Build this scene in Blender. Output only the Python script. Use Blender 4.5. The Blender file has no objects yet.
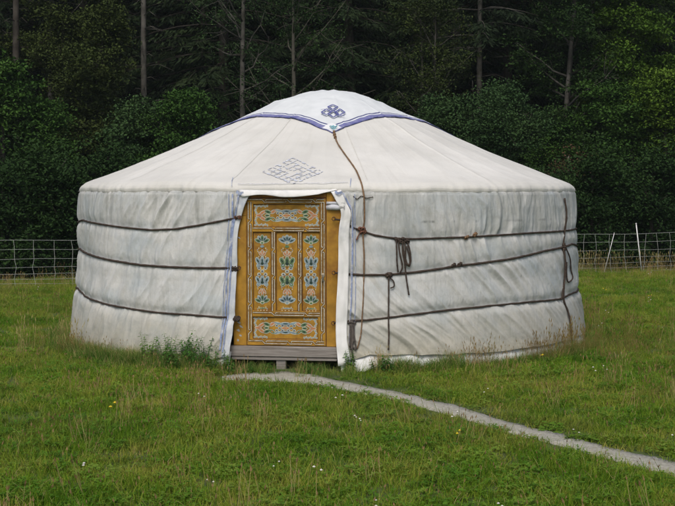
import bpy, math, random
import numpy as np
from mathutils import Vector
R_ = math.radians
rng = np.random.default_rng(7)
random.seed(7)
SC = bpy.context.scene
COL = SC.collection

# ------------------------------------------------------------------ helpers
def vnoise(x, y, seed=0):
    """value-gradient (perlin) noise, vectorised, about -1..1"""
    x = np.asarray(x, float); y = np.asarray(y, float)
    g = np.random.default_rng(seed)
    perm = g.permutation(256); ang = g.random(256) * 2 * np.pi
    gx, gy = np.cos(ang), np.sin(ang)
    xi = np.floor(x).astype(int); yi = np.floor(y).astype(int)
    xf = x - xi; yf = y - yi
    u = xf * xf * xf * (xf * (xf * 6 - 15) + 10); v = yf * yf * yf * (yf * (yf * 6 - 15) + 10)
    def dot(ix, iy, dx, dy):
        h = perm[(perm[ix & 255] + iy) & 255]
        return gx[h] * dx + gy[h] * dy
    a = dot(xi, yi, xf, yf); b = dot(xi + 1, yi, xf - 1, yf)
    c = dot(xi, yi + 1, xf, yf - 1); d = dot(xi + 1, yi + 1, xf - 1, yf - 1)
    return ((a + u * (b - a)) * (1 - v) + (c + u * (d - c)) * v) * 1.5

def fbm(x, y, seed=0, octv=3):
    s = 0; a = 1
    for k in range(octv):
        s = s + a * vnoise(x * 2 ** k, y * 2 ** k, seed + k); a *= .5
    return s

def mesh_obj(name, verts, faces, mats=None, parent=None, uv=None, smooth=False, midx=None, link=True):
    me = bpy.data.meshes.new(name)
    verts = np.asarray(verts, np.float32).reshape(-1, 3)
    if isinstance(faces, np.ndarray) and faces.ndim == 2:
        n, k = faces.shape
        me.vertices.add(len(verts)); me.vertices.foreach_set('co', verts.ravel())
        me.loops.add(n * k); me.loops.foreach_set('vertex_index', faces.astype(np.int32).ravel())
        me.polygons.add(n); me.polygons.foreach_set('loop_start', np.arange(0, n * k, k, dtype=np.int32))
        me.polygons.foreach_set('loop_total', np.full(n, k, np.int32))
        me.update(calc_edges=True)
    else:
        me.from_pydata([tuple(map(float, v)) for v in verts], [], [tuple(f) for f in faces])
    if uv is not None:
        l = me.uv_layers.new(name='UVMap')
        li = np.empty(len(me.loops), np.int32); me.loops.foreach_get('vertex_index', li)
        l.data.foreach_set('uv', np.asarray(uv, np.float32)[li].ravel())
    if mats is not None:
        for m in (mats if isinstance(mats, (list, tuple)) else [mats]): me.materials.append(m)
    if midx is not None: me.polygons.foreach_set('material_index', np.asarray(midx, np.int32))
    if smooth: me.polygons.foreach_set('use_smooth', np.ones(len(me.polygons), bool))
    me.validate()
    o = bpy.data.objects.new(name, me)
    if link: COL.objects.link(o)
    if parent is not None: o.parent = parent
    return o

def tag(o, label=None, cat=None, group=None, kind=None):
    if label: o['label'] = label
    if cat: o['category'] = cat
    if group: o['group'] = group
    if kind: o['kind'] = kind
    return o

def empty(name, loc=(0, 0, 0), rz=0, parent=None):
    o = bpy.data.objects.new(name, None); o.empty_display_size = .2
    COL.objects.link(o); o.location = loc; o.rotation_euler = (0, 0, rz)
    if parent is not None: o.parent = parent
    return o

class MB:
    def __init__(s): s.v = []; s.f = []; s.m = []
    def add(s, v, f, m=0):
        n = len(s.v); s.v += [tuple(map(float, p)) for p in v]
        s.f += [tuple(i + n for i in q) for q in f]; s.m += [m] * len(f)
    def box(s, x0, x1, y0, y1, z0, z1, m=0, bev=0.0):
        if bev <= 0:
            v = [(x0, y0, z0), (x1, y0, z0), (x1, y1, z0), (x0, y1, z0), (x0, y0, z1), (x1, y0, z1), (x1, y1, z1), (x0, y1, z1)]
            s.add(v, [(0, 3, 2, 1), (4, 5, 6, 7), (0, 1, 5, 4), (1, 2, 6, 5), (2, 3, 7, 6), (3, 0, 4, 7)], m)
        else:  # chamfered front (y0 side) edges
            b = bev
            v = [(x0 + b, y0, z0 + b), (x1 - b, y0, z0 + b), (x1 - b, y0, z1 - b), (x0 + b, y0, z1 - b),
                 (x0, y0 + b, z0), (x1, y0 + b, z0), (x1, y0 + b, z1), (x0, y0 + b, z1),
                 (x0, y1, z0), (x1, y1, z0), (x1, y1, z1), (x0, y1, z1)]
            s.add(v, [(0, 1, 2, 3), (0, 4, 5, 1), (1, 5, 6, 2), (2, 6, 7, 3), (3, 7, 4, 0),
                      (4, 8, 9, 5), (5, 9, 10, 6), (6, 10, 11, 7), (7, 11, 8, 4), (8, 11, 10, 9)], m)
    def tube(s, pts, rad, n=8, m=0):
        pts = [Vector(p) for p in pts]
        if not hasattr(rad, '__len__'): rad = [rad] * len(pts)
        up = Vector((.13, .21, .97)); rings = []
        for i, p in enumerate(pts):
            t = (pts[min(i + 1, len(pts) - 1)] - pts[max(i - 1, 0)])
            if t.length < 1e-9: t = Vector((0, 0, 1))
            t.normalize()
            a = t.cross(up)
            if a.length < .05: a = t.cross(Vector((1, 0, 0)))
            a.normalize(); b = t.cross(a); up = a.cross(t) if False else up
            rings.append([p + (a * math.cos(2 * math.pi * k / n) + b * math.sin(2 * math.pi * k / n)) * rad[i] for k in range(n)])
        v = [q for r in rings for q in r]; f = []
        for i in range(len(pts) - 1):
            for k in range(n):
                k2 = (k + 1) % n
                f.append((i * n + k, i * n + k2, (i + 1) * n + k2, (i + 1) * n + k))
        f.append(tuple(range(n))[::-1]); f.append(tuple((len(pts) - 1) * n + k for k in range(n)))
        s.add(v, f, m)
    def ribbon(s, pts, w, nrm, m=0, off=0.0):
        """flat band of width w along pts lying on a surface with normals nrm"""
        pts = [Vector(p) for p in pts]; L = []; 
        for i, p in enumerate(pts):
            t = pts[min(i + 1, len(pts) - 1)] - pts[max(i - 1, 0)]; t.normalize()
            nn = Vector(nrm[i]) if not isinstance(nrm, Vector) else nrm
            b = nn.cross(t).normalized()
            L += [p + nn * off + b * w / 2, p + nn * off - b * w / 2]
        s.add(L, [(2 * i, 2 * i + 1, 2 * i + 3, 2 * i + 2) for i in range(len(pts) - 1)], m)
    def ball(s, c, r, m=0, n=8, sq=(1, 1, 1)):
        v = []; f = []
        for i in range(n + 1):
            ph = math.pi * i / n
            for k in range(n):
                th = 2 * math.pi * k / n
                v.append((c[0] + r * sq[0] * math.sin(ph) * math.cos(th), c[1] + r * sq[1] * math.sin(ph) * math.sin(th), c[2] + r * sq[2] * math.cos(ph)))
        for i in range(n):
            for k in range(n):
                k2 = (k + 1) % n; f.append((i * n + k, (i + 1) * n + k, (i + 1) * n + k2, i * n + k2))
        s.add(v, f, m)
    def build(s, name, mats, parent=None, smooth=False, link=True):
        return mesh_obj(name, s.v, s.f, mats, parent, smooth=smooth, midx=s.m, link=link)

def smooth_path(pts, n=6):
    """catmull-rom through points"""
    P = [np.array(p, float) for p in pts]; P = [2 * P[0] - P[1]] + P + [2 * P[-1] - P[-2]]
    out = []
    for i in range(1, len(P) - 2):
        a, b, c, d = P[i - 1:i + 3]
        for k in range(n):
            t = k / n
            out.append(.5 * ((2 * b) + (-a + c) * t + (2 * a - 5 * b + 4 * c - d) * t * t + (-a + 3 * b - 3 * c + d) * t ** 3))
    out.append(P[-2]); return out

# ------------------------------------------------------------------ materials
def mat(name):
    m = bpy.data.materials.new(name); m.use_nodes = True
    nt = m.node_tree; b = nt.nodes['Principled BSDF']; return m, nt, b
def N(nt, typ, **kw):
    n = nt.nodes.new(typ)
    for k, v in kw.items():
        if hasattr(n, k) and not k.startswith('i_'): setattr(n, k, v)
    return n
def ramp(nt, fac, stops):
    r = nt.nodes.new('ShaderNodeValToRGB'); e = r.color_ramp.elements
    while len(e) < len(stops): e.new(.5)
    for i, (p, c) in enumerate(stops):
        e[i].position = p; e[i].color = (c[0], c[1], c[2], 1) if hasattr(c, '__len__') else (c, c, c, 1)
    nt.links.new(fac, r.inputs[0]); return r.outputs[0]
def noise(nt, vec=None, scale=5, detail=3, rough=.5, mscale=None):
    if vec is not None and mscale is not None:
        mp = nt.nodes.new('ShaderNodeMapping'); mp.inputs['Scale'].default_value = mscale
        nt.links.new(vec, mp.inputs['Vector']); vec = mp.outputs[0]
    n = nt.nodes.new('ShaderNodeTexNoise'); n.inputs['Scale'].default_value = scale
    n.inputs['Detail'].default_value = detail; n.inputs['Roughness'].default_value = rough
    if vec is not None: nt.links.new(vec, n.inputs['Vector'])
    return n.outputs['Fac']
def mix(nt, fac, a, b, mode='MIX'):
    m = nt.nodes.new('ShaderNodeMix'); m.data_type = 'RGBA'; m.blend_type = mode
    for sock, val in ((m.inputs[0], fac), (m.inputs[6], a), (m.inputs[7], b)):
        if hasattr(val, 'node'): nt.links.new(val, sock)
        elif hasattr(val, '__len__'): sock.default_value = (*val[:3], 1)
        else: sock.default_value = val
    return m.outputs[2]
def math_(nt, op, a, b=0.0, clamp=False):
    m = nt.nodes.new('ShaderNodeMath'); m.operation = op; m.use_clamp = clamp
    for sock, val in ((m.inputs[0], a), (m.inputs[1], b)):
        if hasattr(val, 'node'): nt.links.new(val, sock)
        else: sock.default_value = val
    return m.outputs[0]
def bump(nt, b, h, strength=.3, dist=.01):
    n = nt.nodes.new('ShaderNodeBump'); n.inputs['Strength'].default_value = strength; n.inputs['Distance'].default_value = dist
    nt.links.new(h, n.inputs['Height']); nt.links.new(n.outputs[0], b.inputs['Normal'])
def texco(nt, which='Object'):
    return nt.nodes.new('ShaderNodeTexCoord').outputs[which]

def simple(name, c, rough=.7, var=.25, scale=20, spec=.3, bmp=.0, c2=None, metal=0):
    m, nt, b = mat(name); co = texco(nt)
    n = noise(nt, co, scale, 4, .6)
    dark = tuple(x * (1 - var) for x in c); lite = tuple(min(1, x * (1 + var)) for x in c)
    col = ramp(nt, n, [(.3, dark), (.7, lite)])
    if c2 is not None:
        n2 = noise(nt, co, scale * .35, 4, .7)
        col = mix(nt, ramp(nt, n2, [(.52, 0), (.66, 1)]), col, c2)
    nt.links.new(col, b.inputs['Base Color']); b.inputs['Roughness'].default_value = rough
    b.inputs['Specular IOR Level'].default_value = spec; b.inputs['Metallic'].default_value = metal
    if bmp: bump(nt, b, n, bmp, .004)
    return m

def wall_mat():
    m, nt, b = mat('wall_canvas'); uv = texco(nt, 'UV'); L = nt.links
    sep = nt.nodes.new('ShaderNodeSeparateXYZ'); L.new(uv, sep.inputs[0]); V = sep.outputs[1]; U = sep.outputs[0]
    base = ramp(nt, noise(nt, uv, 1.3, 4, .55), [(.3, (.55, .57, .56)), (.5, (.635, .645, .63)), (.72, (.71, .715, .69))])
    # cool bluish faded areas
    blue = ramp(nt, noise(nt, uv, 2.1, 3, .5, (1, 1.4, 1)), [(.44, 0), (.66, .75)])
    base = mix(nt, blue, base, (.47, .53, .56))
    # run-off streaks down the cloth
    st = noise(nt, uv, 1, 5, .62, (17, 1.1, 1)); st2 = noise(nt, uv, 1, 3, .5, (5, .7, 1))
    streak = math_(nt, 'MULTIPLY', ramp(nt, st, [(.46, 0), (.72, 1)]), ramp(nt, st2, [(.38, .12), (.62, 1)]))
    topz = ramp(nt, V, [(0, 0), (.5, .2), (.78, .38), (1, .9)])  # V scaled below
    mr = nt.nodes.new('ShaderNodeMapRange'); mr.inputs[2].default_value = 1.66; L.new(V, mr.inputs[0])
    mr.inputs[1].default_value = 0; mr.inputs[2].default_value = 1.66
    topz = ramp(nt, mr.outputs[0], [(0, .45), (.5, .38), (.72, .5), (.88, .85), (.99, 1)])
    base = mix(nt, math_(nt, 'MULTIPLY', streak, topz), base, (.23, .245, .225))
    # grey-green mildew in the sheltered top band
    md = noise(nt, uv, 3.2, 6, .65, (1.5, .8, 1))
    right = ramp(nt, math_(nt, 'ADD', math_(nt, 'MULTIPLY', U, .12), .5), [(.4, .45), (.62, 1)])
    mdm = math_(nt, 'MULTIPLY', ramp(nt, md, [(.42, .1), (.64, .85)]), ramp(nt, mr.outputs[0], [(.4, .2), (.7, .45), (.85, .9)]))
    base = mix(nt, math_(nt, 'MULTIPLY', mdm, right), base, (.34, .355, .33))
    # general soiling
    so = noise(nt, uv, 6, 7, .7, (1, 1.6, 1))
    base = mix(nt, ramp(nt, so, [(.5, 0), (.78, .42)]), base, (.40, .39, .34))
    # splash-back dirt at the foot
    foot = ramp(nt, math_(nt, 'ADD', mr.outputs[0], math_(nt, 'MULTIPLY', noise(nt, uv, 3, 4, .6), .16)), [(.10, .95), (.22, .6), (.48, .0)])
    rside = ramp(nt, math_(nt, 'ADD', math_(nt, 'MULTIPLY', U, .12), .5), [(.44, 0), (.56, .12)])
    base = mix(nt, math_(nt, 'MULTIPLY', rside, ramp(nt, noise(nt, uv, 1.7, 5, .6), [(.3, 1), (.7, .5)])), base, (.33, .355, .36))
    cmb = nt.nodes.new('ShaderNodeCombineXYZ'); L.new(math_(nt, 'ADD', U, math_(nt, 'MULTIPLY', V, .85)), cmb.inputs[0]); L.new(V, cmb.inputs[1])
    cr = noise(nt, cmb.outputs[0], 1, 5, .6, (11, 1.6, 1)); crm = math_(nt, 'MULTIPLY', ramp(nt, cr, [(.54, 0), (.66, .55)]), ramp(nt, math_(nt, 'ADD', math_(nt, 'MULTIPLY', U, .12), .5), [(.5, 0), (.54, 1)]))
    crm = math_(nt, 'MULTIPLY', crm, ramp(nt, mr.outputs[0], [(.1, 1), (.6, .6), (.75, 0)]))
    base = mix(nt, crm, base, (.36, .345, .29))
    base = mix(nt, foot, base, ramp(nt, so, [(.35, (.25, .235, .165)), (.6, (.43, .405, .31))]))
    # row of stain dashes where an old strap lay
    r1 = ramp(nt, V, [(0, 0), (1, 0)])
    d = math_(nt, 'ABSOLUTE', math_(nt, 'SUBTRACT', V, 1.365))
    line = ramp(nt, d, [(.004, 1), (.016, 0)])
    dash = ramp(nt, noise(nt, uv, 1, 3, .6, (7, 2, 1)), [(.5, 0), (.6, .7)])
    ur = ramp(nt, math_(nt, 'SUBTRACT', U, .75), [(0, 0), (.2, 1), (.9, 1), (1, .6)])
    base = mix(nt, math_(nt, 'MULTIPLY', math_(nt, 'MULTIPLY', line, dash), ur), base, (.16, .17, .17))
    L.new(base, b.inputs['Base Color']); b.inputs['Roughness'].default_value = .82; b.inputs['Specular IOR Level'].default_value = .25
    w = noise(nt, uv, 1, 3, .6, (60, 14, 1)); w2 = noise(nt, uv, 14, 5, .6)
    bump(nt, b, math_(nt, 'ADD', w, w2), .55, .009)
    return m

def roof_mat():
    m, nt, b = mat('roof_canvas'); uv = texco(nt, 'UV'); L = nt.links; ob = texco(nt)
    base = ramp(nt, noise(nt, ob, 1.1, 4, .55), [(.3, (.60, .60, .56)), (.55, (.69, .69, .65)), (.75, (.75, .75, .71))])
    so = noise(nt, ob, 5, 7, .7)
    base = mix(nt, ramp(nt, so, [(.5, 0), (.8, .4)]), base, (.52, .51, .46))
    st = noise(nt, uv, 1, 5, .6, (14, .9, 1))
    base = mix(nt, ramp(nt, st, [(.52, 0), (.8, .32)]), base, (.46, .45, .40))
    sep = nt.nodes.new('ShaderNodeSeparateXYZ'); L.new(ob, sep.inputs[0])
    low = ramp(nt, math_(nt, 'ADD', sep.outputs[2], math_(nt, 'MULTIPLY', noise(nt, ob, 4, 4, .6), .1)), [(.0, 1), (1, 1)])
    mr = nt.nodes.new('ShaderNodeMapRange'); L.new(math_(nt, 'ADD', sep.outputs[2], math_(nt, 'MULTIPLY', noise(nt, ob, 5, 4, .6), .12)), mr.inputs[0])
    mr.inputs[1].default_value = 1.66; mr.inputs[2].default_value = 1.86; mr.inputs[3].default_value = .55; mr.inputs[4].default_value = 0
    base = mix(nt, mr.outputs[0], base, (.52, .52, .48))
    L.new(base, b.inputs['Base Color']); b.inputs['Roughness'].default_value = .8; b.inputs['Specular IOR Level'].default_value = .25
    bump(nt, b, math_(nt, 'ADD', noise(nt, ob, 9, 5, .6), noise(nt, ob, 40, 3, .6)), .3, .006)
    return m

def crown_mat(half):
    m, nt, b = mat('crown_canvas'); uv = texco(nt, 'UV'); L = nt.links
    sep = nt.nodes.new('ShaderNodeSeparateXYZ'); L.new(uv, sep.inputs[0])
    ax = math_(nt, 'ABSOLUTE', sep.outputs[0]); ay = math_(nt, 'ABSOLUTE', sep.outputs[1])
    mx = math_(nt, 'MAXIMUM', ax, ay); mn = math_(nt, 'MINIMUM', ax, ay)
    d = math_(nt, 'SUBTRACT', half, mx)
    d = math_(nt, 'ADD', d, math_(nt, 'MULTIPLY', math_(nt, 'SUBTRACT', noise(nt, uv, 9, 2), .5), .008))
    k = 9
    s = math_(nt, 'MULTIPLY', d, k)  # 0..1 = 0..10 cm.. ramp below in tenths
    r = nt.nodes.new('ShaderNodeValToRGB'); r.color_ramp.interpolation = 'LINEAR'
    W = (.72, .76, .77); A = (.13, .14, .34); D = (.05, .06, .19); A2 = (.17, .18, .37)
    stops = [(.0, D), (.06, D), (.09, A), (.40, A2), (.58, A), (.60, W), (.74, W), (.76, D), (.92, D), (.94, W)]
    e = r.color_ramp.elements
    while len(e) < len(stops): e.new(.5)
    for i, (p, c) in enumerate(stops): e[i].position = p; e[i].color = (*c, 1)
    L.new(s, r.inputs[0]); col = r.outputs[0]
    corner = ramp(nt, math_(nt, 'SUBTRACT', half, mn), [(.15, 1), (.165, 0)])
    tip = ramp(nt, d, [(.012, 0), (.02, 1)])
    cloth = ramp(nt, noise(nt, uv, 4, 5, .6), [(.3, (.62, .66, .67)), (.7, (.74, .78, .79))])
    inner = ramp(nt, s, [(.94, 0), (.96, 1)])
    col = mix(nt, inner, col, cloth)
    col = mix(nt, math_(nt, 'MULTIPLY', corner, tip), col, (.76, .78, .79))
    fade = ramp(nt, noise(nt, uv, 18, 4, .7), [(.45, 0), (.8, .35)])
    col = mix(nt, fade, col, (.66, .67, .70))
    L.new(col, b.inputs['Base Color']); b.inputs['Roughness'].default_value = .8; b.inputs['Specular IOR Level'].default_value = .25
    bump(nt, b, noise(nt, uv, 12, 5, .6), .3, .006)
    return m

M = {}
M['wall'] = wall_mat(); M['roof'] = roof_mat(); M['crown'] = crown_mat(1.0394)
M['white_pvc'] = simple('white_tarpaulin', (.74, .76, .76), .5, .06, 9, .4, .2, (.50, .49, .43))
M['flap'] = simple('white_flap_cloth', (.76, .77, .76), .8, .07, 7, .2, .3, (.58, .60, .60))
M['blue_trim'] = simple('faded_blue_trim', (.24, .30, .47), .8, .3, 30, .2, .3, (.52, .55, .60))
M['blue_knot'] = simple('blue_applique', (.085, .095, .28), .8, .2, 60, .2)
M['faded'] = simple('faded_embroidery', (.47, .49, .54), .85, .35, 45, .2, 0, (.60, .60, .58))
M['rope'] = simple('dark_brown_rope', (.060, .045, .036), .9, .45, 70, .2, .5)
M['rope_tan'] = simple('tan_rope', (.20, .125, .07), .9, .35, 60, .2, .5)
M['cyan'] = simple('turquoise_cord', (.22, .48, .55), .8, .25, 60)
M['rust'] = simple('rusty_ring', (.10, .045, .025), .7, .4, 60)
M['ochre'] = simple('ochre_paint', (.36, .195, .022), .6, .32, 11, .3, .3, (.22, .10, .016))
M['ochre_frame'] = simple('worn_ochre_paint', (.38, .205, .025), .6, .28, 8, .3, .25, (.25, .115, .018))
M['white_paint'] = simple('cream_line_paint', (.66, .60, .45), .6, .3, 40, .2, 0, (.45, .30, .12))
M['dark_paint'] = simple('dark_line_paint', (.045, .022, .012), .6, .3, 40)
M['brown_edge'] = simple('brown_moulding_paint', (.12, .05, .018), .6, .3, 30)
M['p_grey'] = simple('grey_blue_paint', (.27, .34, .37), .6, .3, 60)
M['p_blue'] = simple('blue_paint', (.22, .30, .34), .6, .3, 60)
M['p_green'] = simple('green_paint', (.11, .19, .09), .6, .3, 60)
M['p_pink'] = simple('pink_paint', (.46, .27, .19), .6, .2, 60)
M['p_orange'] = simple('orange_paint', (.50, .20, .05), .6, .2, 60)
M['p_pale'] = simple('pale_outline_paint', (.55, .55, .42), .6, .2, 60)
M['p_dark'] = simple('deep_green_paint', (.02, .045, .035), .6, .2, 60)
M['flake'] = simple('flaked_grey_paint', (.40, .44, .46), .8, .2, 40)
M['brass'] = simple('old_brass', (.42, .38, .30), .4, .3, 40, .5, 0, None, .6)
M['net'] = simple('white_netting_cord', (.36, .38, .36), .7, .1, 10)
M['net_post'] = simple('white_plastic_post', (.72, .73, .72), .5, .05, 10)

def wood_mat():
    m, nt, b = mat('weathered_wood'); ob = texco(nt)
    n = noise(nt, ob, 1, 6, .65, (3, 20, 60)); n2 = noise(nt, ob, 6, 4, .6)
    col = ramp(nt, n, [(.3, (.13, .115, .10)), (.5, (.24, .22, .20)), (.7, (.34, .32, .30))])
    col = mix(nt, ramp(nt, n2, [(.5, 0), (.75, .5)]), col, (.19, .16, .13))
    nt.links.new(col, b.inputs['Base Color']); b.inputs['Roughness'].default_value = .85; bump(nt, b, n, .5, .004); return m
M['wood'] = wood_mat()

def stone_mat():
    m, nt, b = mat('path_concrete'); ob = texco(nt)
    n = noise(nt, ob, 45, 8, .8); n2 = noise(nt, ob, 5, 5, .7)
    col = ramp(nt, n, [(.34, (.17, .16, .125)), (.46, (.34, .33, .275)), (.62, (.47, .46, .39))])
    col = mix(nt, ramp(nt, n2, [(.48, 0), (.72, .5)]), col, (.27, .26, .19))
    nt.links.new(col, b.inputs['Base Color']); b.inputs['Roughness'].default_value = .9; bump(nt, b, n, .6, .01); return m
M['path'] = stone_mat()

def soil_mat():
    m, nt, b = mat('meadow_ground'); ob = texco(nt)
    n = noise(nt, ob, 8, 7, .75); n2 = noise(nt, ob, .7, 4, .6)
    col = ramp(nt, n, [(.3, (.025, .038, .012)), (.55, (.07, .11, .022)), (.75, (.12, .14, .045))])
    col = mix(nt, ramp(nt, n2, [(.4, 0), (.7, .45)]), col, (.085, .10, .03))
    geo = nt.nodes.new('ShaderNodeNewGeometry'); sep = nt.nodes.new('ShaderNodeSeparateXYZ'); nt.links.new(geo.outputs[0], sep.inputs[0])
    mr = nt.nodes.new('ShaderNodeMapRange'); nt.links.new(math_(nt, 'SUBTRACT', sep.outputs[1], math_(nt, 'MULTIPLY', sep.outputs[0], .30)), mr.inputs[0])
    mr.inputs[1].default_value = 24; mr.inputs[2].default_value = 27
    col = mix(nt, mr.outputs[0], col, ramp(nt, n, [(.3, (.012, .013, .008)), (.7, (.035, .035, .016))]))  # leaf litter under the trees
    nt.links.new(col, b.inputs['Base Color']); b.inputs['Roughness'].default_value = .95
    bump(nt, b, n, .8, .03); return m
M['soil'] = soil_mat()

def blade_mat(name, c1, c2, c3, rnd=.5, rough=.5, transl=.35):
    """grass: patchy in the field (world position) and different from tuft to tuft"""
    m, nt, b = mat(name); geo = nt.nodes.new('ShaderNodeNewGeometry'); oi = nt.nodes.new('ShaderNodeObjectInfo')
    big = noise(nt, geo.outputs['Position'], .55, 5, .62)
    f = math_(nt, 'ADD', math_(nt, 'MULTIPLY', big, 1 - rnd * .5), math_(nt, 'MULTIPLY', oi.outputs['Random'], rnd * .5))
    col = ramp(nt, f, [(.36, c1), (.48, c2), (.62, c3)])
    if rnd == .51:   # tired brownish-olive areas of the meadow
        bb_ = noise(nt, geo.outputs['Position'], .33, 4, .65)
        col = mix(nt, ramp(nt, bb_, [(.48, 0), (.62, .6)]), col, (.25, .25, .055))
    nt.links.new(col, b.inputs['Base Color']); b.inputs['Roughness'].default_value = .75; b.inputs['Specular IOR Level'].default_value = .1
    if transl:
        tr = nt.nodes.new('ShaderNodeBsdfTranslucent'); nt.links.new(col, tr.inputs[0]); mx = nt.nodes.new('ShaderNodeMixShader')
        mx.inputs[0].default_value = transl; nt.links.new(b.outputs[0], mx.inputs[1]); nt.links.new(tr.outputs[0], mx.inputs[2])
        nt.links.new(mx.outputs[0], nt.nodes['Material Output'].inputs[0])
    return m
M['blade'] = blade_mat('grass_blade', (.085, .20, .010), (.155, .27, .016), (.32, .345, .055), .51)
M['straw'] = blade_mat('straw_blade', (.42, .37, .15), (.52, .44, .20), (.46, .33, .15))
M['seed'] = blade_mat('seed_head', (.17, .12, .055), (.25, .18, .08), (.30, .21, .10), transl=0)
M['clover'] = blade_mat('clover_leaf', (.08, .20, .02), (.125, .26, .025), (.20, .30, .045))
M['flower_w'] = simple('white_clover_flower', (.68, .66, .60), .8, .1, 30)
M['flower_y'] = simple('yellow_flower', (.75, .55, .03), .7, .1, 30)
M['rank'] = blade_mat('rank_grass', (.07, .17, .022), (.11, .22, .03), (.19, .27, .055))
M['rust_grass'] = blade_mat('reddish_grass', (.24, .17, .06), (.30, .22, .08), (.25, .25, .07))
M['weed'] = blade_mat('weed_leaf', (.06, .165, .03), (.085, .21, .035), (.13, .25, .045))

def leaf_mat(name, c1, c2, c3, scale=1.1):
    m, nt, b = mat(name); ob = texco(nt); oi = nt.nodes.new('ShaderNodeObjectInfo')
    n = noise(nt, ob, scale, 4, .7)
    f = math_(nt, 'ADD', math_(nt, 'MULTIPLY', n, .85), math_(nt, 'MULTIPLY', oi.outputs['Random'], .15))
    col = ramp(nt, f, [(.35, c1), (.52, c2), (.68, c3)])
    nt.links.new(col, b.inputs['Base Color']); b.inputs['Roughness'].default_value = .7; b.inputs['Specular IOR Level'].default_value = .08
    return m
M['lf_dark'] = leaf_mat('dark_leaves', (.012, .030, .008), (.021, .048, .012), (.034, .070, .016))
M['lf_mid'] = leaf_mat('green_leaves', (.024, .062, .012), (.038, .088, .015), (.058, .12, .020))
M['lf_blue'] = leaf_mat('grey_green_leaves', (.020, .046, .016), (.032, .068, .022), (.048, .090, .028))
M['lf_yel'] = leaf_mat('yellow_green_leaves', (.036, .080, .010), (.056, .112, .012), (.085, .145, .016))
M['lf_olive'] = leaf_mat('olive_leaves', (.022, .036, .010), (.038, .056, .013), (.058, .080, .018))
M['needle'] = leaf_mat('spruce_needles', (.011, .020, .010), (.018, .032, .013), (.030, .048, .018))
M['dry_lf'] = leaf_mat('dry_reddish_leaves', (.06, .035, .02), (.085, .05, .03), (.10, .075, .035))
M['bark'] = simple('dark_bark', (.05, .045, .038), .9, .4, 6, .1, .6)
M['bark_pale'] = simple('pale_grey_bark', (.085, .082, .072), .9, .5, 5, .1, .5, (.04, .038, .03))
M['twig'] = simple('bare_twigs', (.10, .095, .075), .9, .3, 5)

# ------------------------------------------------------------------ camera
F = 1225.0; CAMZ = 1.66; PITCH = math.atan(63 / F)
cam = bpy.data.cameras.new('camera'); co = bpy.data.objects.new('camera', cam); COL.objects.link(co)
cam.sensor_width = 36; cam.lens = F / 675 * 36; cam.clip_end = 600; cam.clip_start = .1
co.location = (0, 0, CAMZ); co.rotation_euler = (math.pi / 2 - PITCH, 0, 0); SC.camera = co
def ray(px, py):
    x = (px - 337.5) / F; y = -(py - 253) / F
    d = np.array([x, math.cos(PITCH) + y * math.sin(PITCH), -math.sin(PITCH) + y * math.cos(PITCH)])
    return d
def at(px, d):  # x for a photograph column at depth d
    return (px - 337.5) / F * d
def ground_pt(px, py):
    d = ray(px, py); t = -CAMZ / d[2]; return np.array([0, 0, CAMZ]) + t * d

# ------------------------------------------------------------------ yurt shape
YC = np.array([-.11, 14.0])
RP = np.array([(0, 2.762), (.2, 2.752), (.35, 2.722), (.5, 2.672), (.7, 2.59), (.85, 2.52), (1.0, 2.455), (1.2, 2.37), (1.45, 2.25), (1.79, 2.10), (2.08, 1.98), (2.33, 1.882), (2.54, 1.80), (2.64, 1.765), (2.71, 1.735), (2.755, 1.70), (2.778, 1.665), (2.787, 1.635)])
def zroof(r): return np.interp(r, RP[:, 0], RP[:, 1])
WZ = np.array([-.1, 0, .15, .45, .8, 1.2, 1.5, 1.62, 1.65, 1.70]); WR = np.array([2.915, 2.905, 2.885, 2.84, 2.80, 2.79, 2.782, 2.772, 2.755, 2.68])
def wbase(z): return np.interp(z, WZ, WR)
YO = np.array([YC[0], YC[1], 0.])
def hit(px, py, surf):
    o = np.array([0, 0, CAMZ]) - YO; d = ray(px, py)
    def Fn(t):
        p = o + d * t; r = math.hypot(p[0], p[1])
        if surf == 'roof': return p[2] - zroof(r) if r < 2.79 else 1.
        return r - wbase(p[2])
    t = 10.5; a = Fn(t)
    while t < 15:
        t2 = t + .02; b = Fn(t2)
        if b < 0:
            lo, hi = t, t2
            for _ in range(25):
                mid = (lo + hi) / 2
                if Fn(mid) > 0: lo = mid
                else: hi = mid
            p = o + d * lo; return p
        t = t2
    # grazes the silhouette: nearest approach
    t = max(np.linspace(10.5, 14.5, 400), key=lambda q: -abs(Fn(q)))
    return o + d * t
def thz(px, py):
    p = hit(px, py, 'wall'); return math.atan2(p[0], -p[1]), p[2]

PX = {
 'LT': [(82, 220), (95, 223), (120, 227), (150, 230), (175, 229), (200, 225), (220, 221), (241, 217)],
 'LM': [(79, 249), (90, 255), (110, 260), (140, 265), (170, 267), (200, 268), (238, 268)],
 'LB': [(77, 289), (85, 297), (105, 304), (130, 309), (160, 313), (190, 315), (215, 317), (238, 318)],
 'RT': [(340, 220), (354, 228), (374, 235), (392, 238), (410, 239), (440, 238), (470, 237), (500, 235), (530, 233), (571, 230)],
 'RM': [(337, 273), (360, 275), (386, 275), (418, 272), (458, 266), (510, 259), (545, 251), (572, 244)],
 'RB': [(336, 322), (370, 320), (410, 315), (450, 310), (490, 306), (530, 302), (562, 299), (574, 293)]}
ROPE = {}
for k, v in PX.items():
    q = np.array([thz(*p) for p in v]); q = q[np.argsort(q[:, 0])]; ROPE[k] = q
BACK = {'T': 1.24, 'M': .98, 'B': .56}
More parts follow.
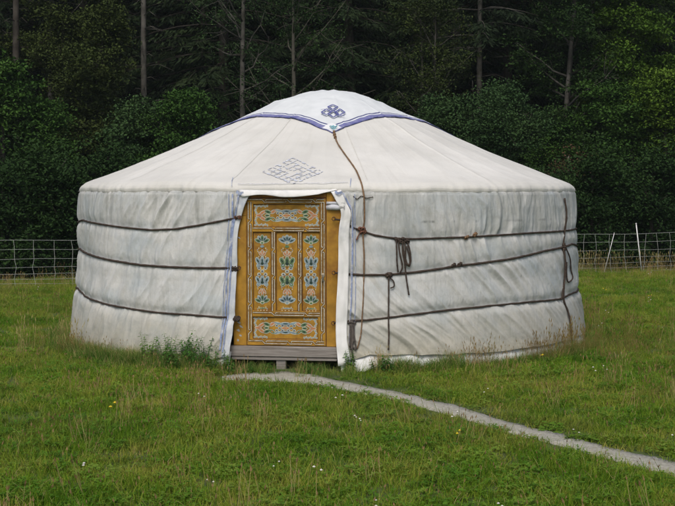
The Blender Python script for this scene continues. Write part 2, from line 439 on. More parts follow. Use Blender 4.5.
def ropez(lv, th):
    L = ROPE['L' + lv]; Rr = ROPE['R' + lv]; b = BACK[lv]
    T = np.concatenate([[-math.pi, L[0, 0] - .5], L[:, 0], Rr[:, 0], [Rr[-1, 0] + .5, math.pi]])
    Z = np.concatenate([[b, b], L[:, 1], Rr[:, 1], [b, b]])
    return np.interp(th, T, Z)
def Rw(th, z):
    """wall cover radius with belt pinches and cloth folds"""
    th = np.asarray(th, float); z = np.asarray(z, float); th, z = np.broadcast_arrays(th, z)
    r = wbase(z).copy(); rz = [ropez(l, th) for l in 'TMB']
    press = np.ones_like(r)
    for i, c in enumerate(rz):
        r -= (.013, .013, .022)[i] * np.exp(-((z - c) / .055) ** 2)
        press *= 1 - .6 * np.exp(-((z - c) / .035) ** 2)
    a = th * 2.8
    right = 1 / (1 + np.exp(-(th + .05) * 14))
    band = (z > rz[0]) * 0. + (z < rz[2]) * 1.0
    shear = -.45 * (1 - right) + right * np.where(z > rz[0], .15, np.where(z > rz[1], .55, np.where(z > rz[2], .8, .95)))
    # shear is continuous where folds are pressed flat by the ropes
    u = a + shear * (z - .8) + .09 * vnoise(a * 1.1, z * 2.2, 5)
    n1 = vnoise(u * 5.0, z * 1.1 + band * 3, 11); n2 = vnoise(u * 10.5, z * 2.0, 12); n3 = vnoise(u * 23, z * 4, 13)
    big = .010 * vnoise(a * 1.3, z * 1.6, 14)
    amp = .6 + .55 * np.clip(vnoise(a * .9, z * 2.1, 15) + .5, 0, 1.6)
    fold = ((1 - np.abs(n1)) ** 2.4 - .5) * .027 + ((1 - np.abs(n2)) ** 2 - .5) * .014 + n3 * .003
    low = np.clip((z - 0.02) / .1, 0.2, 1)
    r += fold * amp * (.25 + .75 * press) * np.where(z > 1.58, np.clip((1.70 - z) / .12, .35, 1), 1) * low + big
    r += .0012 * vnoise(a * 34, z * 7, 16) + .0022 * (np.abs(vnoise(u * 17 + 3, z * 6, 17)) - .3) * press
    return r
def wpt(th, z, off=0.):
    r = float(Rw(th, z)) + off
    return Vector((r * math.sin(th), -r * math.cos(th), z))
def wnrm(th): return Vector((math.sin(th), -math.cos(th), 0))
def rdisp(th, r):
    x = r * np.sin(th); y = -r * np.cos(th)
    d = .010 * vnoise(x * 1.7, y * 1.7, 21) + .004 * vnoise(x * 6, y * 6, 22)
    # cloth rests on the roof poles: slight sag between them
    k = np.abs(((th / (2 * math.pi) * 40) % 1) - .5) * 2
    d = d - .007 * (1 - k ** 2) * np.clip((r - .7) / .8, 0, 1) * np.clip((2.75 - r) / .3, 0, 1)
    s = np.abs(((th / (2 * math.pi) * 13 + .21) % 1) - .5) / 13 * 2 * math.pi * r  # sewn seams
    d = d + .005 * np.exp(-(s / .012) ** 2) * (r > .5)
    return d
def rpt(th, r, off=0.):
    z = float(zroof(r) + rdisp(np.array(th), np.array(r))) + off
    return Vector((r * math.sin(th), -r * math.cos(th), z))
def rnrm(th, r):
    s = (float(zroof(r + .05)) - float(zroof(r - .05))) / .1
    n = Vector((-s * math.sin(th), s * math.cos(th), 1)); return n.normalized()
def roof_at(px, py, off=0.):
    p = hit(px, py, 'roof'); r = math.hypot(p[0], p[1]); th = math.atan2(p[0], -p[1])
    n = rnrm(th, r); return rpt(th, r) + n * off, n
def wall_at(px, py, off=0.):
    th, z = thz(px, py); return wpt(th, z, off), wnrm(th)

yurt = empty('yurt', tuple(YO))
tag(yurt, 'round white canvas yurt with an ochre painted door standing in the meadow', 'yurt')

# wall cover -------------------------------------------------------
LE = np.array([thz(*p) for p in [(252, 193), (249, 197), (244, 206), (240, 218), (237, 237), (236, 270), (235, 300), (232, 340), (229, 356)]])
RE = np.array([thz(*p) for p in [(334, 193), (338, 203), (343, 214), (342, 240), (341, 280), (340, 325), (341, 360)]])
LE = LE[np.argsort(LE[:, 1])]; RE = RE[np.argsort(RE[:, 1])]
NU, NV = 1150, 190
BOT = {'px': [(370, 355), (480, 353), (540, 346), (578, 336)]}
bb = np.array([thz(*p) for p in BOT['px']])
TA, TB = thz(178, 350)[0], thz(225, 350)[0]
def zbot(th): return .07 * np.exp(-((th - TA) / .035) ** 2) + .05 * np.exp(-((th - TB) / .04) ** 2) + np.interp(th, [-3.14, -1.3, -.25, .1, *bb[:, 0], 1.8, 3.14], [.02, .02, .07, .12, *bb[:, 1], .04, .02])
s = np.linspace(0, 1, NU)[None, :]; v = np.linspace(0, 1, NV)[:, None]
z0 = v * 1.70
thR = np.interp(z0, RE[:, 1], RE[:, 0]); thL = np.interp(z0, LE[:, 1], LE[:, 0]) + 2 * math.pi
# denser toward the front half
sw = s + .10 * np.sin(2 * math.pi * s) * -1 * .9
th = thR + (thL - thR) * (sw)
th = np.where(th > math.pi, th - 2 * math.pi, th)
zb = zbot(th) + .012 * vnoise(th * 9, th * 0, 31); Z = zb + (1.70 - zb) * v
RR = Rw(th, Z)
V3 = np.stack([RR * np.sin(th), -RR * np.cos(th), Z], -1).reshape(-1, 3)
idx = np.arange(NU * NV).reshape(NV, NU)
Q = np.stack([idx[:-1, :-1], idx[:-1, 1:], idx[1:, 1:], idx[1:, :-1]], -1).reshape(-1, 4)
uvw = np.stack([th * 2.8, Z + 0 * th], -1).reshape(-1, 2)
# close the uv jump at the back by unwrapping
uu = np.where(th < thR - .01, th + 2 * math.pi, th) * 2.8
uvl = np.where(th < 0, th, np.where(th > 3.0, th, th)) * 2.8
uvw = np.stack([uvl, Z], -1).reshape(-1, 2)
wc = mesh_obj('wall_cover', V3, Q, M['wall'], yurt, uvw, True)

# white skirt below the cover
NS = 500
ths = np.linspace(RE[0, 0] + .0, 2 * math.pi + LE[0, 0], NS); ths = np.where(ths > math.pi, ths - 2 * math.pi, ths)
def zsk(t): return zbot(t) - .09 - .03 * vnoise(t * 5, t * 0, 8)
rows = []
for k in range(5):
    zz = zbot(ths) + .05 - k / 4 * (.05 + .13); rr = wbase(np.maximum(zz, -.1)) - (.055, .035, .018, .006, -.01)[k] + .008 * vnoise(ths * 14, zz * 3, 9)
    rows.append(np.stack([rr * np.sin(ths), -rr * np.cos(ths), zz], -1))
V3 = np.stack(rows).reshape(-1, 3); idx = np.arange(5 * NS).reshape(5, NS)
Q = np.stack([idx[1:, :-1], idx[1:, 1:], idx[:-1, 1:], idx[:-1, :-1]], -1).reshape(-1, 4)
sk = mesh_obj('ground_skirt', V3, Q, M['white_pvc'], yurt, None, True)

# roof cover -------------------------------------------------------
NT, NR = 960, 130
tt = np.linspace(-math.pi, math.pi, NT)[None, :]; rr = np.concatenate([np.linspace(.01, 2.5, 90), np.linspace(2.5, 2.79, 41)[1:]])[:, None]
X, Y = np.sin(tt) * rr, -np.cos(tt) * rr
ZZ = zroof(rr) + rdisp(tt + 0 * rr, rr + 0 * tt)
edge = np.clip((rr - 2.68) / .11, 0, 1)
bulge = 1 + .002 * vnoise(tt * 16, rr * 3, 41) * edge + .002 * edge * vnoise(tt * 4, rr, 42)
lift = edge * .014 * vnoise(tt * 7, tt * 0, 43)
X = X * bulge; Y = Y * bulge; ZZ = ZZ + lift
# hem hanging over the wall
we = np.clip((rr - 2.66) / .10, 0, 1) ** 2 * .9; rt_ = Rw(tt[0], np.full(NT, 1.60))[None, :] + .005
rn = np.hypot(X, Y); kf = 1 + we * (rt_ / 2.787 * (rn / rn) - 1) * np.clip((rr - 2.60) / .187, 0, 1); X = X * kf; Y = Y * kf
tk = np.clip((rr - 2.768) / .019, 0, 1) ** 2; X = X * (1 - .009 * tk); Y = Y * (1 - .009 * tk)
V3 = np.stack([X, Y, ZZ], -1)
V3 = V3.reshape(-1, 3); idx = np.arange(NT * len(rr)).reshape(len(rr), NT)
Q = np.stack([idx[:-1, :-1], idx[:-1, 1:], idx[1:, 1:], idx[1:, :-1]], -1).reshape(-1, 4)[:, ::-1]
uvr = np.stack([tt * 2.0 + 0 * rr, rr + 0 * tt], -1).reshape(-1, 2)
rc = mesh_obj('roof_cover', V3, Q, M['roof'], yurt, uvr, True)
mb = MB()
for k in range(13):
    a = ((k + .5 - .21) / 13) * 2 * math.pi; a = (a + math.pi) % (2 * math.pi) - math.pi
    mb.ribbon([rpt(a + .006, q, .0035) for q in np.linspace(1.05, 2.66, 40)], .004, [rnrm(a, q) for q in np.linspace(1.05, 2.66, 40)])
mb.build('roof_seam', simple('seam_thread', (.56, .55, .50)), rc)
mb = MB()   # hem stitching line as a slim cord
pts = [Vector(((float(Rw(a, 1.60)) + .002) * math.sin(a), -(float(Rw(a, 1.60)) + .002) * math.cos(a), 1.650 + .014 * float(vnoise(a * 7, 0, 43)))) for a in np.linspace(-math.pi, math.pi, 241)]
mb.tube(pts, .0016, 5); mb.build('hem_cord', simple('grey_hem_thread', (.34, .34, .32)), yurt, True)

# crown cover ------------------------------------------------------
H = 1.47; n = 150; hs = H / math.sqrt(2)
g = np.linspace(-hs, hs, n); A, B = np.meshgrid(g, g)
c45 = math.sqrt(.5); ROTC = R_(2.2)
X = (A - B) * c45; Y = (A + B) * c45
X, Y = X * math.cos(ROTC) - Y * math.sin(ROTC), X * math.sin(ROTC) + Y * math.cos(ROTC)
rad = np.hypot(X, Y); tc = np.arctan2(X, -Y)
dome = .004 + .010 * np.clip(1 - rad / 1.5, 0, 1) + .012 * np.exp(-((rad - .62) / .05) ** 2) * (.6 + .4 * np.cos(tc * 14))
ZC = zroof(rad) + rdisp(tc, rad) + .008 + dome + .008 * vnoise(X * 3, Y * 3, 51) + .004 * vnoise(X * 9, Y * 9, 52) + .012 * np.exp(-((X + .06) / .05) ** 2 - (Y / .06) ** 2) + .010 * np.exp(-((X - .07) / .04) ** 2 - ((Y + .1) / .06) ** 2) 
V3 = np.stack([X, Y, ZC], -1).reshape(-1, 3); idx = np.arange(n * n).reshape(n, n)
Q = np.stack([idx[:-1, :-1], idx[:-1, 1:], idx[1:, 1:], idx[1:, :-1]], -1).reshape(-1, 4)
cc = mesh_obj('crown_cover', V3, Q, M['crown'], yurt, np.stack([A, B], -1).reshape(-1, 2), True)
md = cc.modifiers.new('thick', 'SOLIDIFY'); md.thickness = .006; md.offset = -1
# endless-knot applique on the crown cover
mb = MB()
def kn(u, w):   # picture-ish coordinates of the emblem -> roof
    p, nn = roof_at(333 + u, 114.5 + w, .036); return p, nn
def knline(pl, wd):
    P = []; NN = []
    for i in range(len(pl) - 1):
        for k in range(4):
            t = k / 4; p, q = kn(pl[i][0] * (1 - t) + pl[i + 1][0] * t, pl[i][1] * (1 - t) + pl[i + 1][1] * t); P.append(p); NN.append(q)
    p, q = kn(*pl[-1]); P.append(p); NN.append(q); mb.ribbon(P, wd, NN)
def dia(cx, cy, a, b, wd=.019): knline([(cx - a, cy), (cx, cy - b), (cx + a, cy), (cx, cy + b), (cx - a, cy)], wd)
dia(-.3, -4.0, 4.9, 2.6); dia(-6.6, .8, 4.9, 2.7); dia(6.8, 1.0, 4.9, 2.6); dia(.3, 2.5, 5.2, 3.0)
knline([(-3.6, -1.4), (0, .2), (3.6, -1.6)], .012); knline([(5, 4.2), (11.5, 4.4)], .012); knline([(-12, -1.6), (-8, -1.8)], .012)
mb.build('knot_emblem', M['blue_knot'], cc)
# faded lozenge embroidery above the door
mb = MB(); r2 = random.Random(4)
C0 = (293, 171.5); HX, HY = 30, 13
def loz(u, w): return C0[0] + (u + w) * HX / 2 , C0[1] + (u - w) * HY / 2
for d_ in (0, 1):
    for i in range(7):
        c = -1 + 2 * i / 6
        q = -1.0
        while q < .96:
            ln = r2.uniform(.09, .24)
            if r2.random() < .86:
                w_ = c + r2.uniform(-.02, .02)
                a = loz(q, w_) if d_ else loz(w_, q); b = loz(min(q + ln, 1), w_) if d_ else loz(w_, min(q + ln, 1))
                pa, na = roof_at(*a, .006); pb, nb = roof_at(*b, .006)
                mb.ribbon([pa, pb], r2.choice([.010, .014, .022]), [na, nb], r2.choice([0, 1, 1]))
            q += ln + r2.uniform(.02, .09)
mb.build('faded_lozenge', [M['faded'], simple('faded_blue_stitch', (.55, .59, .66), .85, .25, 40)], rc)

# ropes ------------------------------------------------------------
def rope_mesh(mb, pts, r, m=0, twist=True):
    mb.tube(pts, [r * (1 + .12 * math.sin(i * 1.9)) for i in range(len(pts))], 7, m)
def belt(lv, side):
    k = side + lv; q = ROPE[k]
    if side == 'L': T = np.linspace(-math.pi * .999, q[-1, 0], 190)
    else: T = np.linspace(q[0, 0], math.pi * .999, 190)
    pts = [wpt(t, float(ropez(lv, t)), .008) for t in T]
    mb = MB(); rope_mesh(mb, pts, .0095 if lv != 'M' else .011); return mb.build('rope', M['rope'], yurt, True)
for lv in 'TMB':
    for sd in 'LR': belt(lv, sd)
def surf_line(pxs, surf, off, n=6):
    P = [(wall_at if surf == 'wall' else roof_at)(x, y, off)[0] for x, y in pxs]
    return smooth_path(P, n)
def knot(mb, px, py, surf='wall', s=.018, m=0, sd=0):
    c, nn = (wall_at if surf == 'wall' else roof_at)(px, py, .016); rr_ = random.Random(sd)
    for k in range(3):
        ax = Vector((rr_.uniform(-1, 1), rr_.uniform(-1, 1), rr_.uniform(-1, 1))).normalized(); b = ax.orthogonal().normalized(); e = ax.cross(b)
        mb.tube([c + (b * math.cos(a) + e * math.sin(a)) * s for a in np.linspace(0, 2 * math.pi, 13)], s * .45, 6, m)
# long rope from the crown flap down over the roof and wall
mb = MB()
P1 = smooth_path([roof_at(x, y, .012)[0] for x, y in [(334, 133), (337, 142), (343, 152), (350, 162), (356, 171), (360, 180), (362, 186)]], 5)
P2 = smooth_path([wall_at(x, y, .016)[0] for x, y in [(363.5, 196), (364, 207), (364, 220), (363, 233), (364, 255), (364, 276)]], 5)
rope_mesh(mb, list(P1) + list(P2), .0075)
for k in range(3): knot(mb, 334 + k * .6, 132.5 + k * 2.4, 'roof', .013, 0, k)
mb.build('rope', M['rope_tan'], yurt, True)
mb = MB(); rope_mesh(mb, surf_line([(364, 276), (363, 300), (362, 320), (361, 333), (359, 342), (357, 349)], 'wall', .012), .006); mb.build('rope', M['rope_tan'], yurt, True)
mb = MB()
for i, (x, y) in enumerate([(332, 129), (333.5, 130.5), (335, 128.5)]): 
    p, nn = roof_at(x, y, .035); mb.tube([p + Vector((math.cos(a) * .022, math.sin(a) * .012, math.sin(a * 2 + i) * .008)) for a in np.linspace(0, 6.28, 11)], .005, 5)
mb.build('corner_tie', M['cyan'], cc, True)
# knot where it crosses the upper belt
mb = MB()
for k in range(4): knot(mb, 360 + k * 1.6, 229 + (k % 2) * 3, 'wall', .016, 0, 10 + k)
rope_mesh(mb, surf_line([(361, 231), (358, 236), (356, 240), (358, 238)], 'wall', .02), .006)
mb.build('knot', simple('reddish_rope', (.15, .07, .045), .9, .3, 60), yurt, True)
# bundle hanging from upper belt
mb = MB()
for L in ([(396, 238), (396, 250), (396.5, 262), (398, 272)], [(398, 238), (399, 252), (402, 266), (400, 273)], [(402, 240), (403, 250), (406, 262), (409, 266), (409, 258), (406, 246)],
          [(404, 240), (405, 252), (405, 268), (406, 280), (408.5, 295)], [(406, 240), (409, 250), (410, 262), (406, 264), (404, 252)], [(403, 240), (402, 250), (404, 262), (405, 268)]):
    rope_mesh(mb, surf_line(L, 'wall', .018), .0075)
for k in range(6): knot(mb, 396 + k * 2.3, 239 + (k % 3) * 1.4, 'wall', .015, 0, 20 + k)
mb.build('hanging_cord', M['rope'], yurt, True)
# small knots along belts
for (x, y) in ((466, 238), (474, 235), (453, 266), (459, 265)):
    mb = MB(); knot(mb, x, y, 'wall', .014, 0, x); knot(mb, x + 1.5, y - 1.5, 'wall', .012, 0, x + 1); mb.build('knot', M['rope_tan'] if y < 240 else M['rope'], yurt, True)
# vertical tie at column 388
mb = MB(); rope_mesh(mb, surf_line([(388.5, 275), (388, 295), (388, 320), (388.5, 335), (388, 350)], 'wall', .026), .0075)
for k in range(3): knot(mb, 388 + k, 275, 'wall', .02, 0, 40 + k)
rope_mesh(mb, surf_line([(389, 277), (393, 281), (393.5, 286), (390, 288)], 'wall', .02), .006); mb.build('hanging_cord', M['rope'], yurt, True)
# bundle by the door flap
mb = MB()
for L in ([(350, 322), (350, 335), (349.5, 347)], [(352, 322), (353, 338), (352, 350), (354, 362)], [(354, 322), (354, 335), (356, 349), (353, 347)], [(351, 322), (352, 334), (351, 350)]):
    rope_mesh(mb, surf_line(L, 'wall', .022), .008)
for k in range(3): knot(mb, 350 + 2 * k, 322, 'wall', .017, 0, 50 + k)
mb.build('hanging_cord', simple('grey_brown_rope', (.085, .075, .065), .9, .4, 60), yurt, True)
# vertical rope near the right silhouette
mb = MB(); rope_mesh(mb, surf_line([(563, 198), (564, 215), (564, 232), (563, 246), (563, 265), (563, 285), (564, 300), (567, 312), (569, 325), (571, 343)], 'wall', .014), .010)
rope_mesh(mb, surf_line([(564, 246), (567, 258), (569, 270), (570, 278), (567, 282), (565, 276), (564, 262)], 'wall', .02), .008)
rope_mesh(mb, surf_line([(562, 248), (562, 262), (563, 280), (562, 300)], 'wall', .02), .008)
for k in range(3): knot(mb, 563, 245 + k * 2, 'wall', .018, 0, 60 + k)
mb.build('rope', M['rope'], yurt, True)
# stained stub cords under the eave
mb = MB(); rope_mesh(mb, surf_line([(353, 196), (357, 199), (361, 196), (366, 198), (373, 197)], 'wall', .01), .004)
mb.build('hem_tie', M['rope'], yurt, True)

# door -------------------------------------------------------------
S = .00918; THD = -.1306
dn = wnrm(THD); DR = 2.715
door = empty('door', (dn.x * DR, dn.y * DR, 0), THD, yurt)
DCX = (DR * math.sin(THD) + YC[0]); DD = YC[1] - DR * math.cos(THD)
def dx(px):   # photograph column -> local x on the door plane
    d = ray(px, 253); o = np.array([0, 0]); n2 = np.array([dn.x, dn.y]); P0 = np.array([DCX, DD])
    t = (P0 @ n2) / (d[:2] @ n2); p = d[:2] * t - P0
    return p[0] * math.cos(THD) + p[1] * math.sin(THD)
def dz(py):
    d = ray(286, py); t = DD / d[1]; return CAMZ + d[2] * t
# frame posts, lintel
mb = MB(); mb.box(dx(233.5), dx(246.6), -.012, .04, dz(346), dz(216), 0, .004); mb.box(dx(240.5), dx(246.6), -.012, .04, dz(216) + .0005, dz(190), 0, .004); mb.build('door_frame', M['ochre_frame'], door)
mb = MB(); mb.box(dx(326.6), dx(341.5), -.012, .04, dz(346), dz(190), 0, .004); mb.build('door_frame', M['ochre_frame'], door)
mb = MB(); mb.box(dx(246.8), dx(326.4), -.014, .05, dz(197.4), dz(190), 0, .004); mb.build('lintel', simple('lintel_paint', (.27, .12, .02), .6, .3, 8, .3, .2, (.12, .06, .02)), door)
# leaf body with recessed panels
leaf = MB(); xs0, xs1, zs0, zs1 = dx(247), dx(326), dz(345.5), dz(197.8)
leaf.box(xs0, xs1, .006, .045, zs0, zs1, 0)
rails = [(247, 326, 197.8, 204), (247, 326, 227, 232), (247, 326, 311, 317), (247, 326, 339.5, 345.5)]
stiles = [(247, 253.5, 204, 227), (319.8, 326, 204, 227), (247, 253, 232, 311), (271.3, 276, 232, 311), (298, 302, 232, 311), (320, 326, 232, 311), (247, 252.6, 317, 339.5), (318, 326, 317, 339.5)]
for (a, b_, c, d_) in rails + stiles: leaf.box(dx(a), dx(b_), -.012, .0055, dz(d_), dz(c), 0, .003)
lo = leaf.build('door_leaf', M['ochre'], door)
# painted meander lines
mw = MB()
NRM = Vector((0, -1, 0)); YP = -.0135
def pl(pts, w, m, off): mw.ribbon([Vector((x, YP - off, z)) for x, z in pts], w, NRM, m)
def meander(p0, p1, w, P=.25, ph=.0):
    p0 = np.array(p0); p1 = np.array(p1); L = np.linalg.norm(p1 - p0); t = (p1 - p0) / L; nn = np.array([-t[1], t[0]])
    def q(a, b): a = min(max(a, 0), L); return tuple(p0 + t * a + nn * b)
    nseg = max(1, round(L / P)); P = L / nseg; dl = .011
    lines = []
    js = [P * (k + ph) for k in range(-1, nseg + 2)]
    for i in range(len(js) - 2):
        a, b, c = js[i], js[i + 1], js[i + 2]
        seq = [(a + 2.4 * dl, 0), (a + 2 * dl, w * .5), (a + 2.4 * dl, w), (b - dl, w), (b + dl, -w), (c - 2.4 * dl, -w), (c - 2 * dl, -w * .5), (c - 2.4 * dl, 0)]
        seq = [s_ for s_ in seq if -.001 <= s_[0] <= L + .001] 
        if a + 2.4 * dl < 0 and b > dl and b - dl > 0: seq = [(0, w)] + seq
        if a + 2.4 * dl < 0 and b + dl <= 0: seq = [(0, -w)] + seq if c - 2.4 * dl > 0 else []
        if c - 2.4 * dl > L and seq: seq = seq + [(L, -w if b + dl < L else w)]
        if len(seq) > 1: lines.append([q(*s_) for s_ in seq])
    for l in lines:
        pl(l, .0175, 1, 0); pl(l, .0064, 0, .0012)
wv = .0125
for (x0, x1, y) in ((248.5, 324.5, 200.8), (253, 320, 229.4), (253, 320, 314.0), (248.5, 324.5, 342.4)):
    meander((dx(x0), dz(y)), (dx(x1), dz(y)), wv * (1 if y in (200.8, 342.4) else .9), .26, .6)
for (x, y0, y1) in ((250, 341, 202), (273.6, 311, 232), (300, 311, 232), (323, 341, 202)):
    meander((dx(x), dz(y0)), (dx(x), dz(y1)), wv if x in (250, 323) else .010, .26, .3)
pl([(dx(326.2), dz(198)), (dx(326.2), dz(345))], .007, 2, 0); pl([(dx(247), dz(198)), (dx(247), dz(345))], .005, 2, 0)
pl([(dx(247), dz(198)), (dx(326), dz(198))], .008, 2, .0003)
mw.build('meander_lines', [M['white_paint'], M['dark_paint'], M['brown_edge']], lo)
# ornament panels
MATS = [M['p_grey'], M['p_blue'], M['p_green'], M['p_pink'], M['p_orange'], M['p_pale'], M['p_dark'], M['brown_edge']]
GREY, BLUE, GREEN, PINK, ORNG, PALE, DARK, EDGE = range(8)
YB = .006
def ell(mb, cx, cz, a, b, rot, m, lay, n=12):
    c, s_ = math.cos(rot), math.sin(rot)
    v = [(cx + a * math.cos(t) * c - b * math.sin(t) * s_, YB - .0008 * (lay + 1), cz + a * math.cos(t) * s_ + b * math.sin(t) * c) for t in np.linspace(0, 2 * math.pi, n, endpoint=False)]
    mb.add(v, [tuple(range(n))], m)
def petal(mb, cx, cz, a, b, rot, m, d=DARK):
    ell(mb, cx, cz, a + .0062, b + .0062, rot, EDGE, -.5); ell(mb, cx, cz, a + .0032, b + .0032, rot, PALE, 0); ell(mb, cx, cz, a * .96, b * .9, rot, m, 1); ell(mb, cx, cz, a * .5, b * .35, rot, d, 2)
def fan(mb, cx, cz, w, h, col, up=1):
    for k, a in enumerate((-64, -32, 0, 32, 64)):
        r = R_(90 + a) if up > 0 else R_(-90 + a); L = (h if abs(a) < 40 else w) * .5
        petal(mb, cx + math.cos(r) * L * .75, cz + math.sin(r) * L * .75, L * .55, w * .13, r, col if k % 2 == 0 else GREY)
    ell(mb, cx, cz, w * .18, h * .13, 0, PALE, 3); ell(mb, cx, cz, w * .12, h * .08, 0, col, 4)
def bud(mb, cx, cz, w, h, up=1):
    for s_ in (-1, 1):
        petal(mb, cx + s_ * w * .3, cz, h * .32, w * .15, R_(90 - s_ * 32 * up), PINK, ORNG)
    petal(mb, cx, cz + up * h * .22, h * .34, w * .15, R_(90), PINK, ORNG)
def lotus(mb, cx, cz, w, h, col):
    for s_ in (-1, 1):
        petal(mb, cx + s_ * w * .34, cz + h * .12, h * .34, w * .16, R_(90 - s_ * 26), col); petal(mb, cx + s_ * w * .27, cz - h * .24, h * .22, w * .15, R_(90 + s_ * 48), col, GREY)
    petal(mb, cx, cz + h * .1, h * .42, w * .17, R_(90), col)
    ell(mb, cx, cz - h * .1, w * .12, w * .1, 0, DARK, 4)
def lace(mb, cx, cz, w, h, col):
    for i in (-1, 0, 1):
        for j in (-1, 0, 1):
            if (i + j) % 2 == 0:
                ell(mb, cx + i * w * .27, cz + j * h * .3, w * .17, h * .18, 0, PALE, 0); ell(mb, cx + i * w * .27, cz + j * h * .3, w * .13, h * .13, 0, col, 1); ell(mb, cx + i * w * .27, cz + j * h * .3, w * .06, h * .06, 0, EDGE, 2)
def frame_lines(mb, x0, x1, z0, z1, m=EDGE, w=.006, y=None):
    y = YB - .0006 if y is None else y
    for a, b_ in (((x0, z0), (x1, z0)), ((x1, z0), (x1, z1)), ((x1, z1), (x0, z1)), ((x0, z1), (x0, z0))):
        mb.ribbon([Vector((a[0], y, a[1])), Vector((b_[0], y, b_[1]))], w, NRM, m)
for ci, (x0, x1) in enumerate(((253, 271.3), (276, 298), (302, 320))):
    mb = MB(); cx = (dx(x0) + dx(x1)) / 2; w = (.105, .12, .105)[ci]
    za = lambda y: dz(y)
    A_, B_ = ((GREEN, BLUE), (BLUE, GREEN), (GREEN, BLUE))[ci]
    fan(mb, cx, za(243), w * 1.1, .115, A_, 1); ell(mb, cx, za(246.5), .02, .012, 0, B_, 4)
    bud(mb, cx, za(254), w * .6, .075, 1)
    lotus(mb, cx, za(262.5), w * 1.15, .105, B_)
    lace(mb, cx, za(271.5), w * 1.05, .095, GREY)
    lotus(mb, cx, za(281.5), w * 1.15, .105, B_ if ci != 1 else GREEN)
    bud(mb, cx, za(291.5), w * .6, .085, -1)
    fan(mb, cx, za(303), w * 1.1, .12, A_ if ci != 1 else BLUE, 1)
    for yy in (237.5, 249.5, 258, 267, 276, 287, 297, 308.5):
        for sx in (-1, 1):
            for k in range(3):
                a_ = .9 * k; ell(mb, cx + sx * w * (.20 + .11 * k), za(yy) + .010 * math.sin(a_ * 2), .0075, .0045, sx * (.5 + a_), (EDGE, PALE, GREY)[k], 0)
                ell(mb, cx + sx * w * (.14 + .13 * k), za(yy + 2.2), .006, .004, -sx * a_, (PALE, EDGE, PALE)[k], 0)
        ell(mb, cx, za(yy), .005, .009, 0, EDGE, 0)
    ell(mb, cx, za(308.5), w * .36, .008, 0, PALE, 0); ell(mb, cx, za(308.5), w * .32, .005, 0, A_, 1)
    frame_lines(mb, dx(x0) + .004, dx(x1) - .004, dz(311) + .003, dz(232) - .003)
    mb.build('painted_panel', MATS, lo)
for (x0, x1, y0, y1, cg) in ((253.5, 319.8, 204, 227, GREY), (252.6, 318, 317, 339.5, BLUE)):
    mb = MB(); X0, X1, Z0, Z1 = dx(x0), dx(x1), dz(y1), dz(y0); cx, cz = (X0 + X1) / 2, (Z0 + Z1) / 2; hw, hh = (X1 - X0) / 2, (Z1 - Z0) / 2
    for sx in (-1, 1):
        for sz in (-1, 1):   # corner scrolls
            for k in range(7):
                ell(mb, cx + sx * (hw - .016 - k * .019), cz + sz * (hh - .017 - (k % 2) * .006), .012, .0085, .3 * k, PALE, 0)
                ell(mb, cx + sx * (hw - .016 - k * .019), cz + sz * (hh - .017 - (k % 2) * .006), .009, .006, .3 * k, GREY if k % 2 else cg, 1)
            for k in range(1, 4):
                ell(mb, cx + sx * (hw - .018 - (k % 2) * .008), cz + sz * (hh - .018 - k * .021), .011, .012, 0, PALE, 0)
                ell(mb, cx + sx * (hw - .018 - (k % 2) * .008), cz + sz * (hh - .018 - k * .021), .008, .009, 0, GREY, 1)
            petal(mb, cx + sx * .225, cz + sz * .026, .036, .014, R_(sx * sz * -32), PINK, ORNG)
            petal(mb, cx + sx * .175, cz + sz * .033, .032, .017, R_(sx * sz * 20), GREEN, DARK)
            petal(mb, cx + sx * .125, cz + sz * .035, .027, .015, R_(sx * sz * -30), PINK if sz > 0 else GREEN, ORNG)
            ell(mb, cx + sx * .07, cz + sz * .043, .042, .014, R_(sx * sz * 14), PALE, 0); ell(mb, cx + sx * .07, cz + sz * .043, .036, .009, R_(sx * sz * 14), cg, 1)
        petal(mb, cx + sx * .258, cz, .030, .015, 0, PINK, ORNG)
        petal(mb, cx + sx * .18, cz, .024, .011, 0, GREEN, DARK)
        lace(mb, cx + sx * .055, cz, .10, .075, cg)
    petal(mb, cx, cz + .04, .048, .014, 0, cg); petal(mb, cx, cz - .04, .048, .014, 0, cg); petal(mb, cx, cz, .036, .012, 0, ORNG, PINK)
    frame_lines(mb, X0 + .003, X1 - .003, Z0 + .003, Z1 - .003, EDGE, .007)
    mb.build('painted_panel', MATS, lo)
# handle, latch, pale cloth roll
mb = MB(); mb.box(dx(322), dx(324.2), -.026, -.0125, dz(281), dz(273), 0, .002); mb.tube([(dx(323.2), -.02, dz(274)), (dx(323.2), -.05, dz(275)), (dx(323), -.05, dz(280)), (dx(323), -.02, dz(281))], .006, 8)
mb.build('door_handle', M['brass'], lo, True)
mb = MB(); mb.tube([(dx(327), -.02, dz(207.5)), (dx(333), -.026, dz(207)), (dx(345), -.022, dz(207.5))], [.022, .029, .026], 12); mb.tube([(dx(327), -.03, dz(203)), (dx(345), -.03, dz(203))], .014, 8)
mb.build('rolled_cloth', simple('pale_rolled_cloth', (.56, .58, .62), .7, .15, 25, .3, .3, (.38, .38, .36)), door, True)
